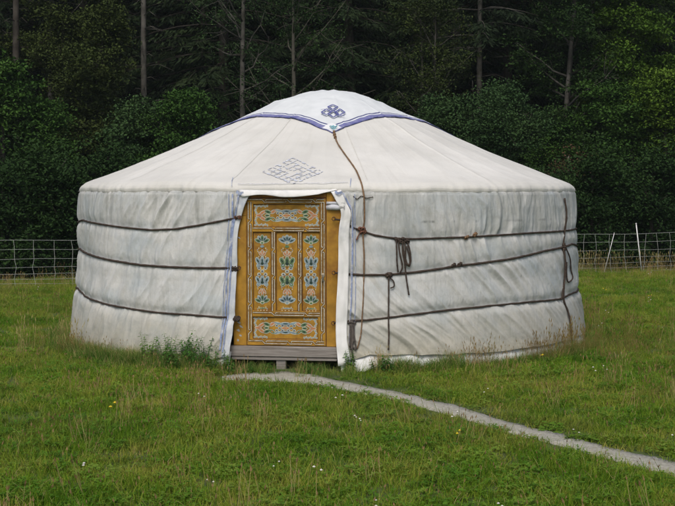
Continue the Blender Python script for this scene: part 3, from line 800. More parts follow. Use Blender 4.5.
# worn pale paint scraps on left post
mb = MB(); r3 = random.Random(12)
for (x, y, a, b_) in ((239, 323, .02, .010), (241, 327, .024, .009), (238.5, 331, .018, .013), (240.5, 336, .016, .01), (238, 341, .014, .01), (239.5, 238, .018, .006)):
    v = []; 
    for k in range(11):
        t = 2 * math.pi * k / 11; q = r3.uniform(.6, 1.15); rot = -.6
        X_, Z_ = a * math.cos(t) * q, b_ * math.sin(t) * q; v.append((dx(x) + X_ * math.cos(rot) - Z_ * math.sin(rot), -.0135, dz(y) + X_ * math.sin(rot) + Z_ * math.cos(rot)))
    mb = MB(); mb.add(v, [tuple(range(11))[::-1]]); mb.build('flaked_paint', M['flake'], door)
# rings
for (x, y) in ((241, 217.5), (240, 268), (239, 318.5), (334.5, 218.5), (334.5, 272), (334, 322)):
    mb = MB(); c = Vector((dx(x), -.05, dz(y)))
    mb.tube([c + Vector((math.cos(a) * .016, math.sin(a) * .004, math.sin(a) * .016)) for a in np.linspace(0, 2 * math.pi, 15)], .0045, 6)
    mb.tube([(c.x + (.0 if x < 300 else 0), -.012, c.z + .014), (c.x, -.05, c.z + .016)], .004, 6); mb.build('ring', M['rust'], door, True)
# knots at left ends
for i, (x, y) in enumerate(((237, 218), (234, 268.5), (236, 318.5))):
    mb = MB()
    for k in range(4 if i else 2): knot(mb, x + (k % 2) * 3 - 1, y + (k // 2) * 1.5 - .5, 'wall', .016, 0, 70 + k + 5 * i)
    mb.build('knot', M['rope'] if i else M['rust'], yurt, True)
# rope ends reaching the rings
mb = MB()
def dpt(px, py, off): 
    x = dx(px); z = dz(py); return Vector((dn.x * DR, dn.y * DR, 0)) + Vector((math.cos(THD), math.sin(THD), 0)) * x + dn * off + Vector((0, 0, z))
for lv, (x, y) in (('T', (335.5, 219)), ('M', (336, 272.3)), ('B', (335.5, 322))):
    q = ROPE['R' + lv][0]; e = wpt(q[0] + .003, float(ropez(lv, q[0])), .010)
    mm = MB(); mm.tube([dpt(x, y, .05), (dpt(x, y, .05) + e) / 2 + dn * .012, e], .009, 7); mm.build('rope', M['rope'], yurt, True)
for lv, (x, y) in (('T', (240, 218)), ('M', (239, 268)), ('B', (238, 318))):
    q = ROPE['L' + lv][-1]; e = wpt(q[0] - .02, float(ropez(lv, q[0])), .010)
    mm = MB(); mm.tube([dpt(x, y, .045), (dpt(x, y, .045) + e) / 2 + dn * .02, e], .009, 7); mm.build('rope', M['rope'], yurt, True)
# threshold
th_ = empty('threshold', (0, 0, 0), 0, door)
mb = MB(); mb.box(dx(230), dx(338), -.055, .03, dz(356.5), dz(346.2), 0, .006); mb.build('sill_board', M['wood'], th_)
mb = MB(); mb.box(dx(232), dx(337.5), -.045, .03, dz(359.8), dz(357), 0, .003); mb.build('sill_batten', M['wood'], th_)
mb = MB(); mb.box(dx(276.5), dx(286), -.03, .03, -.03, dz(360), 0, .004); mb.build('support_post', M['wood'], th_)

# door surround ----------------------------------------------------
def patch(name, Lpx, Rpx, surf, off, m, nx=10, wav=.006, seed=3, parent=yurt, wobz=0):
    Lp = smooth_path([np.array(p) for p in Lpx], 6); Rp = smooth_path([np.array(p) for p in Rpx], 6)
    k = min(len(Lp), len(Rp)); V = []
    for i in range(k):
        for j in range(nx):
            t = j / (nx - 1); p = Lp[i] * (1 - t) + Rp[i] * t
            o_ = off + wav * float(vnoise(p[0] * .16, p[1] * .07, seed)) + wav * .5 * float(vnoise(p[0] * .4, p[1] * .1, seed + 1))
            q, _ = (wall_at if surf == 'wall' else roof_at)(p[0], p[1], o_); V.append(q)
    I = np.arange(k * nx).reshape(k, nx); Qd = np.stack([I[1:, :-1], I[1:, 1:], I[:-1, 1:], I[:-1, :-1]], -1).reshape(-1, 4)
    o = mesh_obj(name, np.array([tuple(v_) for v_ in V]), Qd, m, parent, None, True)
    md = o.modifiers.new('thick', 'SOLIDIFY'); md.thickness = .005; md.offset = 1
    return o
patch('door_flap', [(331, 192), (336, 201), (341, 213), (338.5, 232), (338, 270), (336, 310), (336, 340), (338, 366)],
      [(341, 190), (345, 200), (350.5, 213), (349, 232), (348.5, 270), (347.5, 310), (347, 340), (352, 364)], 'wall', .022, M['flap'])
patch('door_flap', [(240, 193), (238, 206), (234, 220), (232, 240), (230, 275), (228.5, 310), (225, 335), (222, 357)],
      [(250, 194), (245, 206), (241, 218), (238, 238), (237, 275), (236, 305), (233, 335), (230, 358)], 'wall', .016, simple('bluish_flap_cloth', (.58, .61, .63), .8, .12, 14, .2, .3, (.46, .51, .58)), seed=9, wav=.008)
# lintel flap: hangs below the eave over the door
def lint(name, a, b, off, m, seed):
    patch(name, a, b, 'wall', off, m, 8, .006, seed)
lint('lintel_flap', [(240, 189.5), (262, 190), (290, 190), (315, 189.5), (342, 188.5)], [(243, 197), (262, 194.6), (283, 197), (300, 196.6), (318, 194.2), (338, 192.5)][:5] , .036, M['flap'], 17)
def trim(pxs, w, surf='wall', off=.012, m='blue_trim', parent=yurt, name='blue_trim'):
    P = []; NN = []
    pp = smooth_path([np.array(p, float) for p in pxs], 6)
    for p in pp:
        q, nn = (wall_at if surf == 'wall' else roof_at)(p[0], p[1], off); P.append(q); NN.append(nn)
    mb = MB(); mb.ribbon(P, w, NN); return mb.build(name, M[m], parent, True)
trim([(233, 194), (233, 215), (231, 235), (228, 270), (226.5, 300), (223, 330), (220, 350)], .016)
trim([(240, 194), (237.5, 208), (234.5, 222), (232.5, 245), (231.5, 275), (229.5, 305), (226, 335), (223.5, 352)], .014, off=.029)
trim([(229, 194), (229, 220), (226.5, 260), (224, 300), (220.5, 340)], .006)
trim([(343, 193), (348, 203), (352, 213), (352.5, 240), (352, 270), (351, 300), (350, 322), (349.5, 345)], .014, off=.016)
trim([(354.5, 194), (355, 230), (355.5, 270), (355, 310), (353, 345)], .006)
trim([(348, 192), (350.5, 205), (351.5, 225), (350.5, 290), (349, 340)], .007, m='faded', off=.018)
# blue scraps at the door's top corners
trim([(238, 191.5), (241, 193.5), (245, 193)], .03, off=.04); trim([(335, 191.5), (338, 193.2), (342, 192)], .022, off=.05)
# roof-hem piping above door
trim([(238, 184), (262, 184.6), (290, 184.2), (320, 184), (348, 182.5)], .006, 'roof', .012, 'faded')
trim([(232, 186), (232, 182), (233, 178)], .006, 'roof', .012); trim([(350, 187), (350.5, 183), (351, 179)], .006, 'roof', .012)
# ties standing up at door corners
# ------------------------------------------------------------------ terrain
def hz(x, y):
    fy = y - .30 * x * 0
    rise = np.clip(fy - 33, 0, None); z = rise * .20 + np.clip(rise - 8, 0, None) * .30
    z = np.where(fy < 33, .02 * vnoise(x * .35, y * .35, 61) * np.clip((np.hypot(x - YC[0], y - YC[1]) - 3) / 3, 0, 1), z + .3 * vnoise(x * .2, y * .2, 62))
    return z
gx = np.concatenate([np.linspace(-160, -22, 30), np.linspace(-20, 20, 161), np.linspace(22, 160, 30)])
gy = np.concatenate([np.linspace(-120, -4, 25), np.linspace(-3, 36, 157), np.linspace(37, 90, 40), np.linspace(95, 140, 8)])
GX, GY = np.meshgrid(gx, gy); GZ = hz(GX, GY)
idx = np.arange(GX.size).reshape(GX.shape)
Q = np.stack([idx[:-1, :-1], idx[:-1, 1:], idx[1:, 1:], idx[1:, :-1]], -1).reshape(-1, 4)
gr = mesh_obj('ground', np.stack([GX, GY, GZ], -1).reshape(-1, 3), Q, M['soil'], None, None, True); tag(gr, kind='structure')

# path -------------------------------------------------------------
upper = [(222, 377.5), (245, 374), (270, 372.6), (295, 372.6), (315, 375), (332, 380.5), (385, 390.7), (433, 401.5), (466, 409.5), (500, 420), (538, 429.5), (575, 439), (611, 448.5), (648, 457.5), (675, 463.5), (760, 485), (900, 521)]
lower = [(222, 381), (245, 382.5), (270, 383), (295, 383), (315, 386), (332, 389.5), (385, 398.7), (433, 411), (466, 419.5), (500, 430.5), (538, 440), (575, 449.5), (611, 460), (648, 470), (675, 477), (760, 501), (900, 543)]
U = smooth_path([ground_pt(*p) for p in upper], 22); Lw = smooth_path([ground_pt(*p) for p in lower], 22)
V = []; npth = len(U)
for i in range(npth):
    j = .030 * float(vnoise(i * .19, 3., 71)) + .022 * float(vnoise(i * .53, 3., 74)); k = .030 * float(vnoise(i * .19, 9., 72)) + .022 * float(vnoise(i * .53, 9., 75))
    a = U[i] + (U[i] - Lw[i]) / np.linalg.norm(U[i] - Lw[i]) * j; b = Lw[i] + (Lw[i] - U[i]) / np.linalg.norm(U[i] - Lw[i]) * k
    for t in (0, .02, .33, .66, .98, 1):
        p = a * (1 - t) + b * t; top = float(hz(p[0], p[1])) + .010 + .006 * float(vnoise(p[0] * 5, p[1] * 5, 73)); V.append((p[0], p[1], top if 0 < t < 1 else top - .05))
I = np.arange(npth * 6).reshape(npth, 6); Q = np.stack([I[:-1, :-1], I[1:, :-1], I[1:, 1:], I[:-1, 1:]], -1).reshape(-1, 4)[:, ::-1]
tag(mesh_obj('path', V, Q, M['path'], None, None, False), kind='structure')
PU = np.array(U)[:, :2]; PL = np.array(Lw)[:, :2]; PC = (PU + PL) / 2; PW = np.linalg.norm(PU - PL, axis=1) / 2
def on_path(x, y, marg=0.):
    d = np.full(len(x), 1e9)
    for i in range(0, len(PC) - 1, 1):
        a, b = PC[i], PC[i + 1]; ab = b - a; t = np.clip(((x - a[0]) * ab[0] + (y - a[1]) * ab[1]) / (ab @ ab + 1e-9), 0, 1)
        # perpendicular half width
        w = PU[i] - PL[i]; nrm_ = np.array([-ab[1], ab[0]]) / (np.linalg.norm(ab) + 1e-9); hw = abs(w @ nrm_) / 2
        dd = np.hypot(x - a[0] - t * ab[0], y - a[1] - t * ab[1]) - hw; d = np.minimum(d, dd)
    return d < marg

# ------------------------------------------------------------------ grass
def blades(nb, rad, hmin, hmax, w, lean, seed, m=0, tip=.12, z0=-.01, segs=3):
    g = np.random.default_rng(seed); V = []; Fc = []; Mi = []
    for i in range(nb):
        a = g.random() * 6.283; rr_ = rad * math.sqrt(g.random()); bx, by = rr_ * math.cos(a), rr_ * math.sin(a)
        h = g.uniform(hmin, hmax); d = g.random() * 6.283; ln = g.uniform(.1, 1) * lean * h; ww = w * g.uniform(.6, 1.3); pd = d + 1.57 + g.uniform(-.6, .6)
        px_, py_ = math.cos(pd) * ww / 2, math.sin(pd) * ww / 2; n0 = len(V)
        for s_ in range(segs + 1):
            t = s_ / segs; cx = bx + math.cos(d) * ln * t * t; cy = by + math.sin(d) * ln * t * t; cz = z0 + h * t * (1 - .25 * lean * t)
            f = (1 - t) * .9 + tip
            V += [(cx - px_ * f, cy - py_ * f, cz), (cx + px_ * f, cy + py_ * f, cz)]
        for s_ in range(segs): q = n0 + 2 * s_; Fc.append((q, q + 1, q + 3, q + 2)); Mi.append(m)
    return V, Fc, Mi
def merge(*parts):
    V = []; Fc = []; Mi = []
    for v_, f_, m_ in parts:
        n0 = len(V); V += v_; Fc += [tuple(i + n0 for i in q) for q in f_]; Mi += m_
    return V, Fc, Mi
def stalks(nb, rad, hmin, hmax, seed, ms, mh, head=.03, hw=.004, w=.0022):
    g = np.random.default_rng(seed); V = []; Fc = []; Mi = []
    for i in range(nb):
        a = g.random() * 6.283; rr_ = rad * math.sqrt(g.random()); b = np.array([rr_ * math.cos(a), rr_ * math.sin(a), -.01]); h = g.uniform(hmin, hmax)
        d = g.random() * 6.283; tp = b + np.array([math.cos(d) * h * .2, math.sin(d) * h * .2, h])
        for rot in (0, 1.57):
            q = np.array([math.cos(d + rot), math.sin(d + rot), 0]) * w / 2; n0 = len(V)
            V += [tuple(b - q), tuple(b + q), tuple(tp + q), tuple(tp - q)]; Fc.append((n0, n0 + 1, n0 + 2, n0 + 3)); Mi.append(ms)
            q = q / np.linalg.norm(q) * hw; n0 = len(V); up = (tp - b) / np.linalg.norm(tp - b) * head
            V += [tuple(tp - q * .3), tuple(tp + up * .4 - q), tuple(tp + up), tuple(tp + up * .4 + q)]; Fc.append((n0, n0 + 1, n0 + 2, n0 + 3)); Mi.append(mh)
    return V, Fc, Mi
def leaves_low(nb, rad, seed, m, size=.012, hmax=.05):
    g = np.random.default_rng(seed); V = []; Fc = []; Mi = []
    for i in range(nb):
        a = g.random() * 6.283; rr_ = rad * math.sqrt(g.random()); c = np.array([rr_ * math.cos(a), rr_ * math.sin(a), g.uniform(.01, hmax)])
        for k in range(3):
            t = a + k * 2.094; d = np.array([math.cos(t), math.sin(t), g.uniform(-.3, .5)]); e = np.array([-math.sin(t), math.cos(t), 0]); s_ = size * g.uniform(.7, 1.3); n0 = len(V)
            V += [tuple(c), tuple(c + d * s_ * .6 - e * s_ * .5), tuple(c + d * s_ * 1.2), tuple(c + d * s_ * .6 + e * s_ * .5)]; Fc.append((n0, n0 + 1, n0 + 2, n0 + 3)); Mi.append(m)
    return V, Fc, Mi
def flower(rad, seed, m, n_, h, size):
    g = np.random.default_rng(seed); V = []; Fc = []; Mi = []
    for i in range(n_):
        a = g.random() * 6.283; rr_ = rad * math.sqrt(g.random()); c = np.array([rr_ * math.cos(a), rr_ * math.sin(a), h * g.uniform(.7, 1.2)]); s_ = size
        n0 = len(V); V += [tuple(c + np.array(o) * s_) for o in ((1, 0, 0), (0, 1, 0), (-1, 0, 0), (0, -1, 0), (0, 0, .8), (0, 0, -.8))]
        for (p, q) in ((0, 1), (1, 2), (2, 3), (3, 0)): Fc += [(n0 + p, n0 + q, n0 + 4, n0 + 4)[:3], (n0 + q, n0 + p, n0 + 5)]; Mi += [m, m]
    return V, Fc, Mi
GM = [M['blade'], M['straw'], M['seed'], M['clover'], M['flower_w'], M['flower_y']]
tufts = []
for k in range(16):
    parts = [blades(56, .10, .035, .105, .0052, .75, 100 + k, 0), blades(3, .10, .04, .11, .0035, .8, 200 + k, 1)]
    if k % 3 == 0: parts.append(leaves_low(10, .09, 300 + k, 3, .010))
    if k % 8 == 1: parts.append(stalks(2, .08, .09, .17, 400 + k, 0, 2))
    if k % 5 == 2: parts.append(blades(8, .07, .07, .15, .006, .8, 500 + k, 0))
    if k % 4 == 3: parts.append(leaves_low(24, .09, 600 + k, 3, .015, .06))
    v_, f_, m_ = merge(*parts); tufts.append(mesh_obj('grass_tuft', v_, f_, GM, midx=m_, link=False))
for k in range(4):   # 16..19 tall stemmy
    v_, f_, m_ = merge(blades(16, .08, .04, .12, .005, .8, 700 + k, 0), stalks(7, .10, .12, .24, 710 + k, 1 if k % 2 else 0, 2, .035, .0042)); tufts.append(mesh_obj('grass_tuft', v_, f_, GM, midx=m_, link=False))
v_, f_, m_ = merge(blades(20, .08, .03, .09, .005, .8, 720, 0), flower(.05, 3, 5, 2, .10, .011)); tufts.append(mesh_obj('grass_tuft', v_, f_, GM, midx=m_, link=False))  # 20
v_, f_, m_ = merge(blades(20, .08, .03, .09, .005, .8, 721, 0), leaves_low(10, .07, 722, 3), flower(.06, 4, 4, 2, .085, .008)); tufts.append(mesh_obj('grass_tuft', v_, f_, GM, midx=m_, link=False))  # 21

def instancer(name, srcs, P, rot, scl, idx_):
    c = bpy.data.collections.new(name + '_source')
    for i, o in enumerate(srcs):
        o.name = '%s_%03d' % (o.name.split('.')[0], i); c.objects.link(o)
    me = bpy.data.meshes.new(name); me.vertices.add(len(P)); me.vertices.foreach_set('co', np.asarray(P, np.float32).ravel())
    a = me.attributes.new('rot', 'FLOAT_VECTOR', 'POINT'); a.data.foreach_set('vector', np.asarray(rot, np.float32).ravel())
    a = me.attributes.new('scl', 'FLOAT_VECTOR', 'POINT'); a.data.foreach_set('vector', np.asarray(scl, np.float32).ravel())
    a = me.attributes.new('pick', 'INT', 'POINT'); a.data.foreach_set('value', np.asarray(idx_, np.int32))
    o = bpy.data.objects.new(name, me); COL.objects.link(o)
    ng = bpy.data.node_groups.new(name + '_nodes', 'GeometryNodeTree')
    ng.interface.new_socket('Geometry', in_out='INPUT', socket_type='NodeSocketGeometry'); ng.interface.new_socket('Geometry', in_out='OUTPUT', socket_type='NodeSocketGeometry')
    gi = ng.nodes.new('NodeGroupInput'); go = ng.nodes.new('NodeGroupOutput'); ip = ng.nodes.new('GeometryNodeInstanceOnPoints'); ci = ng.nodes.new('GeometryNodeCollectionInfo')
    ci.inputs['Collection'].default_value = c; ci.inputs['Separate Children'].default_value = True; ci.inputs['Reset Children'].default_value = True
    ip.inputs['Pick Instance'].default_value = True
    def na(nm, t):
        n_ = ng.nodes.new('GeometryNodeInputNamedAttribute'); n_.data_type = t; n_.inputs['Name'].default_value = nm; return n_.outputs['Attribute']
    e2r = ng.nodes.new('FunctionNodeEulerToRotation'); ng.links.new(na('rot', 'FLOAT_VECTOR'), e2r.inputs[0])
    ng.links.new(gi.outputs[0], ip.inputs['Points']); ng.links.new(ci.outputs[0], ip.inputs['Instance']); ng.links.new(na('pick', 'INT'), ip.inputs['Instance Index'])
    ng.links.new(e2r.outputs[0], ip.inputs['Rotation']); ng.links.new(na('scl', 'FLOAT_VECTOR'), ip.inputs['Scale']); ng.links.new(ip.outputs[0], go.inputs[0])
    m_ = o.modifiers.new('instances', 'NODES'); m_.node_group = ng
    return o

fdist = lambda x: 22.35 + .30 * x     # fence line depth for a given x (fence runs away to the right)
def scatter(n_, x0, x1, y0, y1, g):
    return g.uniform(x0, x1, n_), g.uniform(y0, y1, n_)
g = np.random.default_rng(3); XS = []; YS = []
for (y0, y1, dens) in ((5.2, 8.5, 150), (8.5, 12, 125), (12, 18, 80), (18, 27.5, 50)):
    w = .31 * y1 + 1.2; n_ = int((y1 - y0) * 2 * w * dens); x, y = scatter(n_, -w, w, y0, y1, g); XS.append(x); YS.append(y)
for (x0, x1, y0, y1, dens) in ((-14, -4, 3, 27, 10), (4, 14, 3, 27, 10), (-6, 6, -3, 5.2, 14)):
    n_ = int((x1 - x0) * (y1 - y0) * dens); x, y = scatter(n_, x0, x1, y0, y1, g); XS.append(x); YS.append(y)
x = np.concatenate(XS); y = np.concatenate(YS)
# short meadow: keep off path and out of the yurt
ok = (np.hypot(x - YC[0], y - YC[1]) > 2.90) & (y < fdist(x) + 1.5)
pm = on_path(x + g.normal(0, .03, len(x)), y + g.normal(0, .03, len(x)), .03); ok &= ~pm
x, y = x[ok], y[ok]; n_ = len(x)
near_path = on_path(x, y, .12)
pick = g.integers(0, 16, n_)
tallz = vnoise(x * .45, y * .45, 81) > .35
pick = np.where((g.random(n_) < np.where(tallz, .10, .018)), g.integers(16, 20, n_), pick)
pick = np.where(g.random(n_) < .0006, 20, pick); pick = np.where(g.random(n_) < .0035, 21, pick)
hs_ = .85 + .35 * vnoise(x * .8, y * .8, 82) + .18 * vnoise(x * 3, y * 3, 83)
hs_ = np.clip(hs_, .4, 1.5) * np.where(y > 18, 1.0 + .45 * np.clip((y - fdist(x) + 2.5) / 2, 0, 1), 1)
hs_ *= np.where(near_path, .55, 1.0) * np.where((np.abs(x - DCX) < .62) & (y > 10.3) & (y < 11.05), .45, 1)
dfront = np.hypot(x - YC[0], y - YC[1]) - 2.9
hs_ *= 1 + .4 * np.exp(-(dfront / .35) ** 2) * np.where(x > DCX - .55, .0, 1)
sc3 = np.stack([1.05 + .0 * x, 1.05 + 0 * x, hs_], -1) * g.uniform(.8, 1.25, (n_, 1))
rot = np.stack([g.normal(0, .10, n_), g.normal(0, .10, n_), g.uniform(0, 6.283, n_)], -1)
go_ = instancer('grass', tufts, np.stack([x, y, hz(x, y)], -1), rot, sc3, pick); tag(go_, 'short green meadow grass with straw and seed heads around the yurt', 'grass', kind='stuff')
print('grass tufts', n_)

# long grass along the foot of the yurt, fence and rough patches
LG = [M['rank'], M['straw'], M['seed'], M['rust_grass']]
lt = []
for k in range(6): 
    v_, f_, m_ = merge(blades(44, .10, .10, .30, .006, .9, 800 + k, 0, segs=4), blades(7, .09, .12, .34, .004, .8, 820 + k, 1, segs=4)); lt.append(mesh_obj('long_tuft', v_, f_, LG, midx=m_, link=False))
for k in range(4):
    v_, f_, m_ = merge(blades(18, .11, .10, .28, .005, .8, 840 + k, 0, segs=4), blades(22, .12, .15, .40, .0028, .6, 850 + k, 3, segs=4), stalks(12, .12, .25, .46, 860 + k, 3, 3, .06, .006, .002)); lt.append(mesh_obj('long_tuft', v_, f_, LG, midx=m_, link=False))
for k in range(3):
    v_, f_, m_ = merge(blades(16, .13, .15, .35, .004, .7, 870 + k, 1, segs=4), stalks(12, .14, .3, .6, 880 + k, 1, 1, .09, .007, .0022), blades(14, .1, .1, .25, .005, .7, 890 + k, 0)); lt.append(mesh_obj('long_tuft', v_, f_, LG, midx=m_, link=False))
P = []; rt = []; sc = []; pk = []
def put(x, y, kind, s_):
    P.append((x, y, float(hz(np.array(x), np.array(y))) - .01)); rt.append((g.normal(0, .12), g.normal(0, .12), g.uniform(0, 6.28))); sc.append((s_ * g.uniform(.8, 1.2),) * 2 + (s_ * g.uniform(.75, 1.2),)); pk.append(kind)
FOOTP = ((105, .35, 110, (0, 6), .75), (160, .4, 90, (0, 6), .7), (140, .22, 60, (0, 6), .75), (200, .2, 40, (0, 6), .6), (402, .14, 34, (0, 6), .75), (449, .12, 34, (0, 6), .8), (425, .2, 34, (0, 6), .6), (485, .2, 30, (0, 9), .55), (515, .15, 24, (0, 6), .55), (545, .15, 24, (0, 9), .55), (574, .2, 44, (0, 9), .75), (572, .2, 34, (0, 6), .6), (84, .15, 24, (4, 8), .5), (380, .06, 12, (10, 13), .35), (258, .16, 26, (0, 4), .5), (312, .16, 26, (0, 4), .5), (350, .06, 8, (0, 6), .6))
for (fx, sx_, n__, kd, s_) in FOOTP:
    for i in range(n__):
        d = 12.5; o_ = .04 + abs(g.normal(0, .12)); px_ = fx + g.normal(0, sx_ * 70)
        if 236 < px_ < 336 and not (236 < fx < 336): continue
        for _ in range(40):
            q = (2.90 + o_) ** 2 - (at(px_, d) - YC[0]) ** 2; d = YC[1] - math.sqrt(max(q, .01))
        put(at(px_, d), d, int(g.integers(*kd)), s_)
for i in range(900):   # ring at the foot of the wall
    t = g.uniform(-math.pi, math.pi); rr_ = 2.93 + abs(g.normal(0, .13))
    if abs(t - THD) < .20: continue
    s_ = .45 + .35 * max(0, float(vnoise(t * 6, 1., 90)) + .4)
    if abs(t) > .9: s_ *= 1.25
    put(YC[0] + rr_ * math.sin(t), YC[1] - rr_ * math.cos(t), int(g.integers(0, 6)) if g.random() < .97 else int(g.integers(6, 10)), s_ * (.42 if t > 0 else .8))
for (px, py, rx, ry, n_, kinds, s_) in ((620, 348, .45, .9, 60, (5, 9), .42), (98, 350, .5, .8, 34, (5, 9), .36), (600, 350, .25, .5, 24, (5, 9), .45), (80, 345, .3, .6, 18, (5, 9), .4), (430, 376, 1.0, .3, 40, (0, 6), .3), (560, 395, .9, .5, 10, (6, 10), .35), (665, 400, .4, 1.2, 16, (6, 13), .4), (480, 372, .5, .2, 30, (0, 6), .4), (125, 370, .5, .25, 24, (0, 4), .5), (378, 366, .25, .12, 26, (0, 6), .7), (440, 364, .28, .12, 30, (0, 6), .8), (410, 366, .3, .12, 30, (0, 6), .8), (390, 362, .15, .08, 14, (10, 13), .5), (90, 350, .3, .5, 14, (10, 13), .55), (285, 371, .4, .05, 34, (0, 4), .42)):
    c = ground_pt(px, py)
    for i in range(n_):
        xx, yy = c[0] + g.normal(0, rx), c[1] + g.normal(0, ry)
        if math.hypot(xx - YC[0], yy - YC[1]) < 2.93 or on_path(np.array([xx]), np.array([yy]), .08)[0]: continue
        put(xx, yy, int(g.integers(*kinds)), s_)
for i in range(1300):  # along the fence
    xx = g.uniform(-13, 13); yy = fdist(xx) + g.normal(.15, .35); put(xx, yy, int(g.choice([0, 1, 2, 3, 6, 10, 11])), .36)
for i in range(60):
    xx = g.uniform(4.5, 11); yy = fdist(xx) + g.uniform(.0, .6); put(xx, yy, int(g.integers(10, 13)), .7)
for i in range(900):  # rank growth under the trees
    xx = g.uniform(-16, 18); yy = fdist(xx) + g.uniform(.6, 7); put(xx, yy, int(g.integers(0, 6)), .6)
lo_ = instancer('long_grass', lt, P, rt, sc, pk); tag(lo_, 'tall unmown grass at the foot of the yurt and along the fence', 'grass', kind='stuff')

# nettle-like weeds by the wall -----------------------------------------
def weed(seed, h, nst, spread, lsize):
    g_ = np.random.default_rng(seed); st = MB(); lf = MB()
    for i in range(nst):
        a = g_.random() * 6.28; b = Vector((math.cos(a), math.sin(a), 0)) * spread * math.sqrt(g_.random()); hh = h * g_.uniform(.5, 1.05)
        tip = b + Vector((g_.normal(0, .18) * hh, g_.normal(0, .18) * hh, hh)); P_ = [b, b.lerp(tip, .5) + Vector((g_.normal(0, .01), g_.normal(0, .01), 0)), tip]; st.tube([tuple(p) for p in P_], [.003, .0025, .001], 4)
        nl = int(7 + hh * 26)
        for k in range(nl):
            t = .12 + .88 * k / nl; c = b.lerp(tip, t); s_ = lsize * (1.15 - .6 * t) * g_.uniform(.7, 1.2)
            for q in (0, 3.14):
                an = k * 1.57 + q + g_.normal(0, .3); d = Vector((math.cos(an), math.sin(an), g_.uniform(-.35, .35))); e = Vector((-math.sin(an), math.cos(an), 0))
                lf.add([c, c + d * s_ * .45 - e * s_ * .24, c + d * s_ + Vector((0, 0, -s_ * .2)), c + d * s_ * .45 + e * s_ * .24], [(0, 1, 2, 3)])
    return st, lf
def foot(px, out=.08):
    d = 12.5
    for _ in range(40):
        xx = at(px, d); r_ = 2.90 + out; q = r_ * r_ - (xx - YC[0]) ** 2; d = YC[1] - math.sqrt(max(q, .01))
    return np.array([at(px, d), d, 0])
WD = [((150, .12), .34, 16, .17, .055, 'dense low nettle clump against the yurt wall, leftmost of the weeds'),
      ((176, .10), .38, 17, .15, .060, 'tall ragged nettle clump whose stems rise up the left yurt wall'),
      ((188, .20), .32, 14, .17, .055, 'bushy weed in front of the white groundsheet scrap left of the door'),
      ((207, .12), .30, 16, .18, .05, 'leafy weed clump between the groundsheet scrap and the door corner'),
      ((224, .16), .17, 12, .13, .05, 'low weed at the left end of the stone path by the door'),
      ((258, .10), .11, 14, .12, .045, 'small weed under the wooden threshold, left of its support post'),
      ((312, .10), .12, 14, .12, .045, 'small weed under the wooden threshold, right of its support post'),
      ((350, .05), .24, 8, .06, .05, 'thin stemmed weed growing against the white door flap'),
      ((381, .15), .20, 15, .10, .055, 'weed clump beneath the hanging vertical cord right of the door')]
for (px, py), h, ns, sp, ls, lab in WD:
    c = foot(px, py); st, lf = weed(int(px), h, ns, sp, ls); st.add(lf.v, lf.f)
    w_ = st.build('weed_clump', M['weed']); w_.location = (c[0], c[1], -.005); tag(w_, lab, 'weed', 'weeds growing along the front of the yurt')

# ------------------------------------------------------------------ fence
fr = empty('netting_fence', (0, fdist(0), 0)); tag(fr, 'white electric netting fence running behind the yurt at the forest edge', 'fence')
mb = MB(); gh = [.05, .13, .22, .33, .47, .63, .79]; FX0, FX1 = -16, 18; nv = int((FX1 - FX0) / .31)
def fpt(xx, z): return (xx, fdist(xx) - fdist(0) + .05 * math.sin(xx * 1.7), z + .02 * math.sin(xx * .9) + (.03 * (xx / 6) if xx > 0 else .0))
for i, h in enumerate(gh):
    mb.tube([fpt(xx, h + .006 * math.sin(xx * 3 + i)) for xx in np.arange(FX0, FX1, .31)], .0026 if i < 6 else .0032, 4)
r5 = random.Random(5)
for i in range(nv):
    xx = FX0 + i * .31; pts = []; q = 0
    for h in [0.0] + gh: 
        pts.append(fpt(xx + q, h)); q += r5.uniform(-.028, .028)
        if h == .38: q += .03
    mb.tube(pts, .0034, 4)
mb.build('netting', M['net'], fr)
for (xa, za, xb, zb) in ((at(632.5, 24.9), 0, at(626, 24.9), .98), (at(597, 24.6), .02, at(607, 24.6), .80), (-9.5, 0, -9.4, .98), (-2.2, 0, -2.25, .98), (11.5, 0, 11.6, .98)):
    mb = MB(); a = fpt(xa, za); b = fpt(xb, zb); mb.tube([(a[0], a[1] - .03, a[2]), (b[0], b[1] - .03, b[2])], .011 if zb > .9 else .006, 7); mb.tube([(b[0], b[1] - .03, b[2]), (b[0], b[1] - .03, b[2] + .02)], .014 if zb > .9 else .006, 7); mb.build('post', M['net_post'], fr, True)

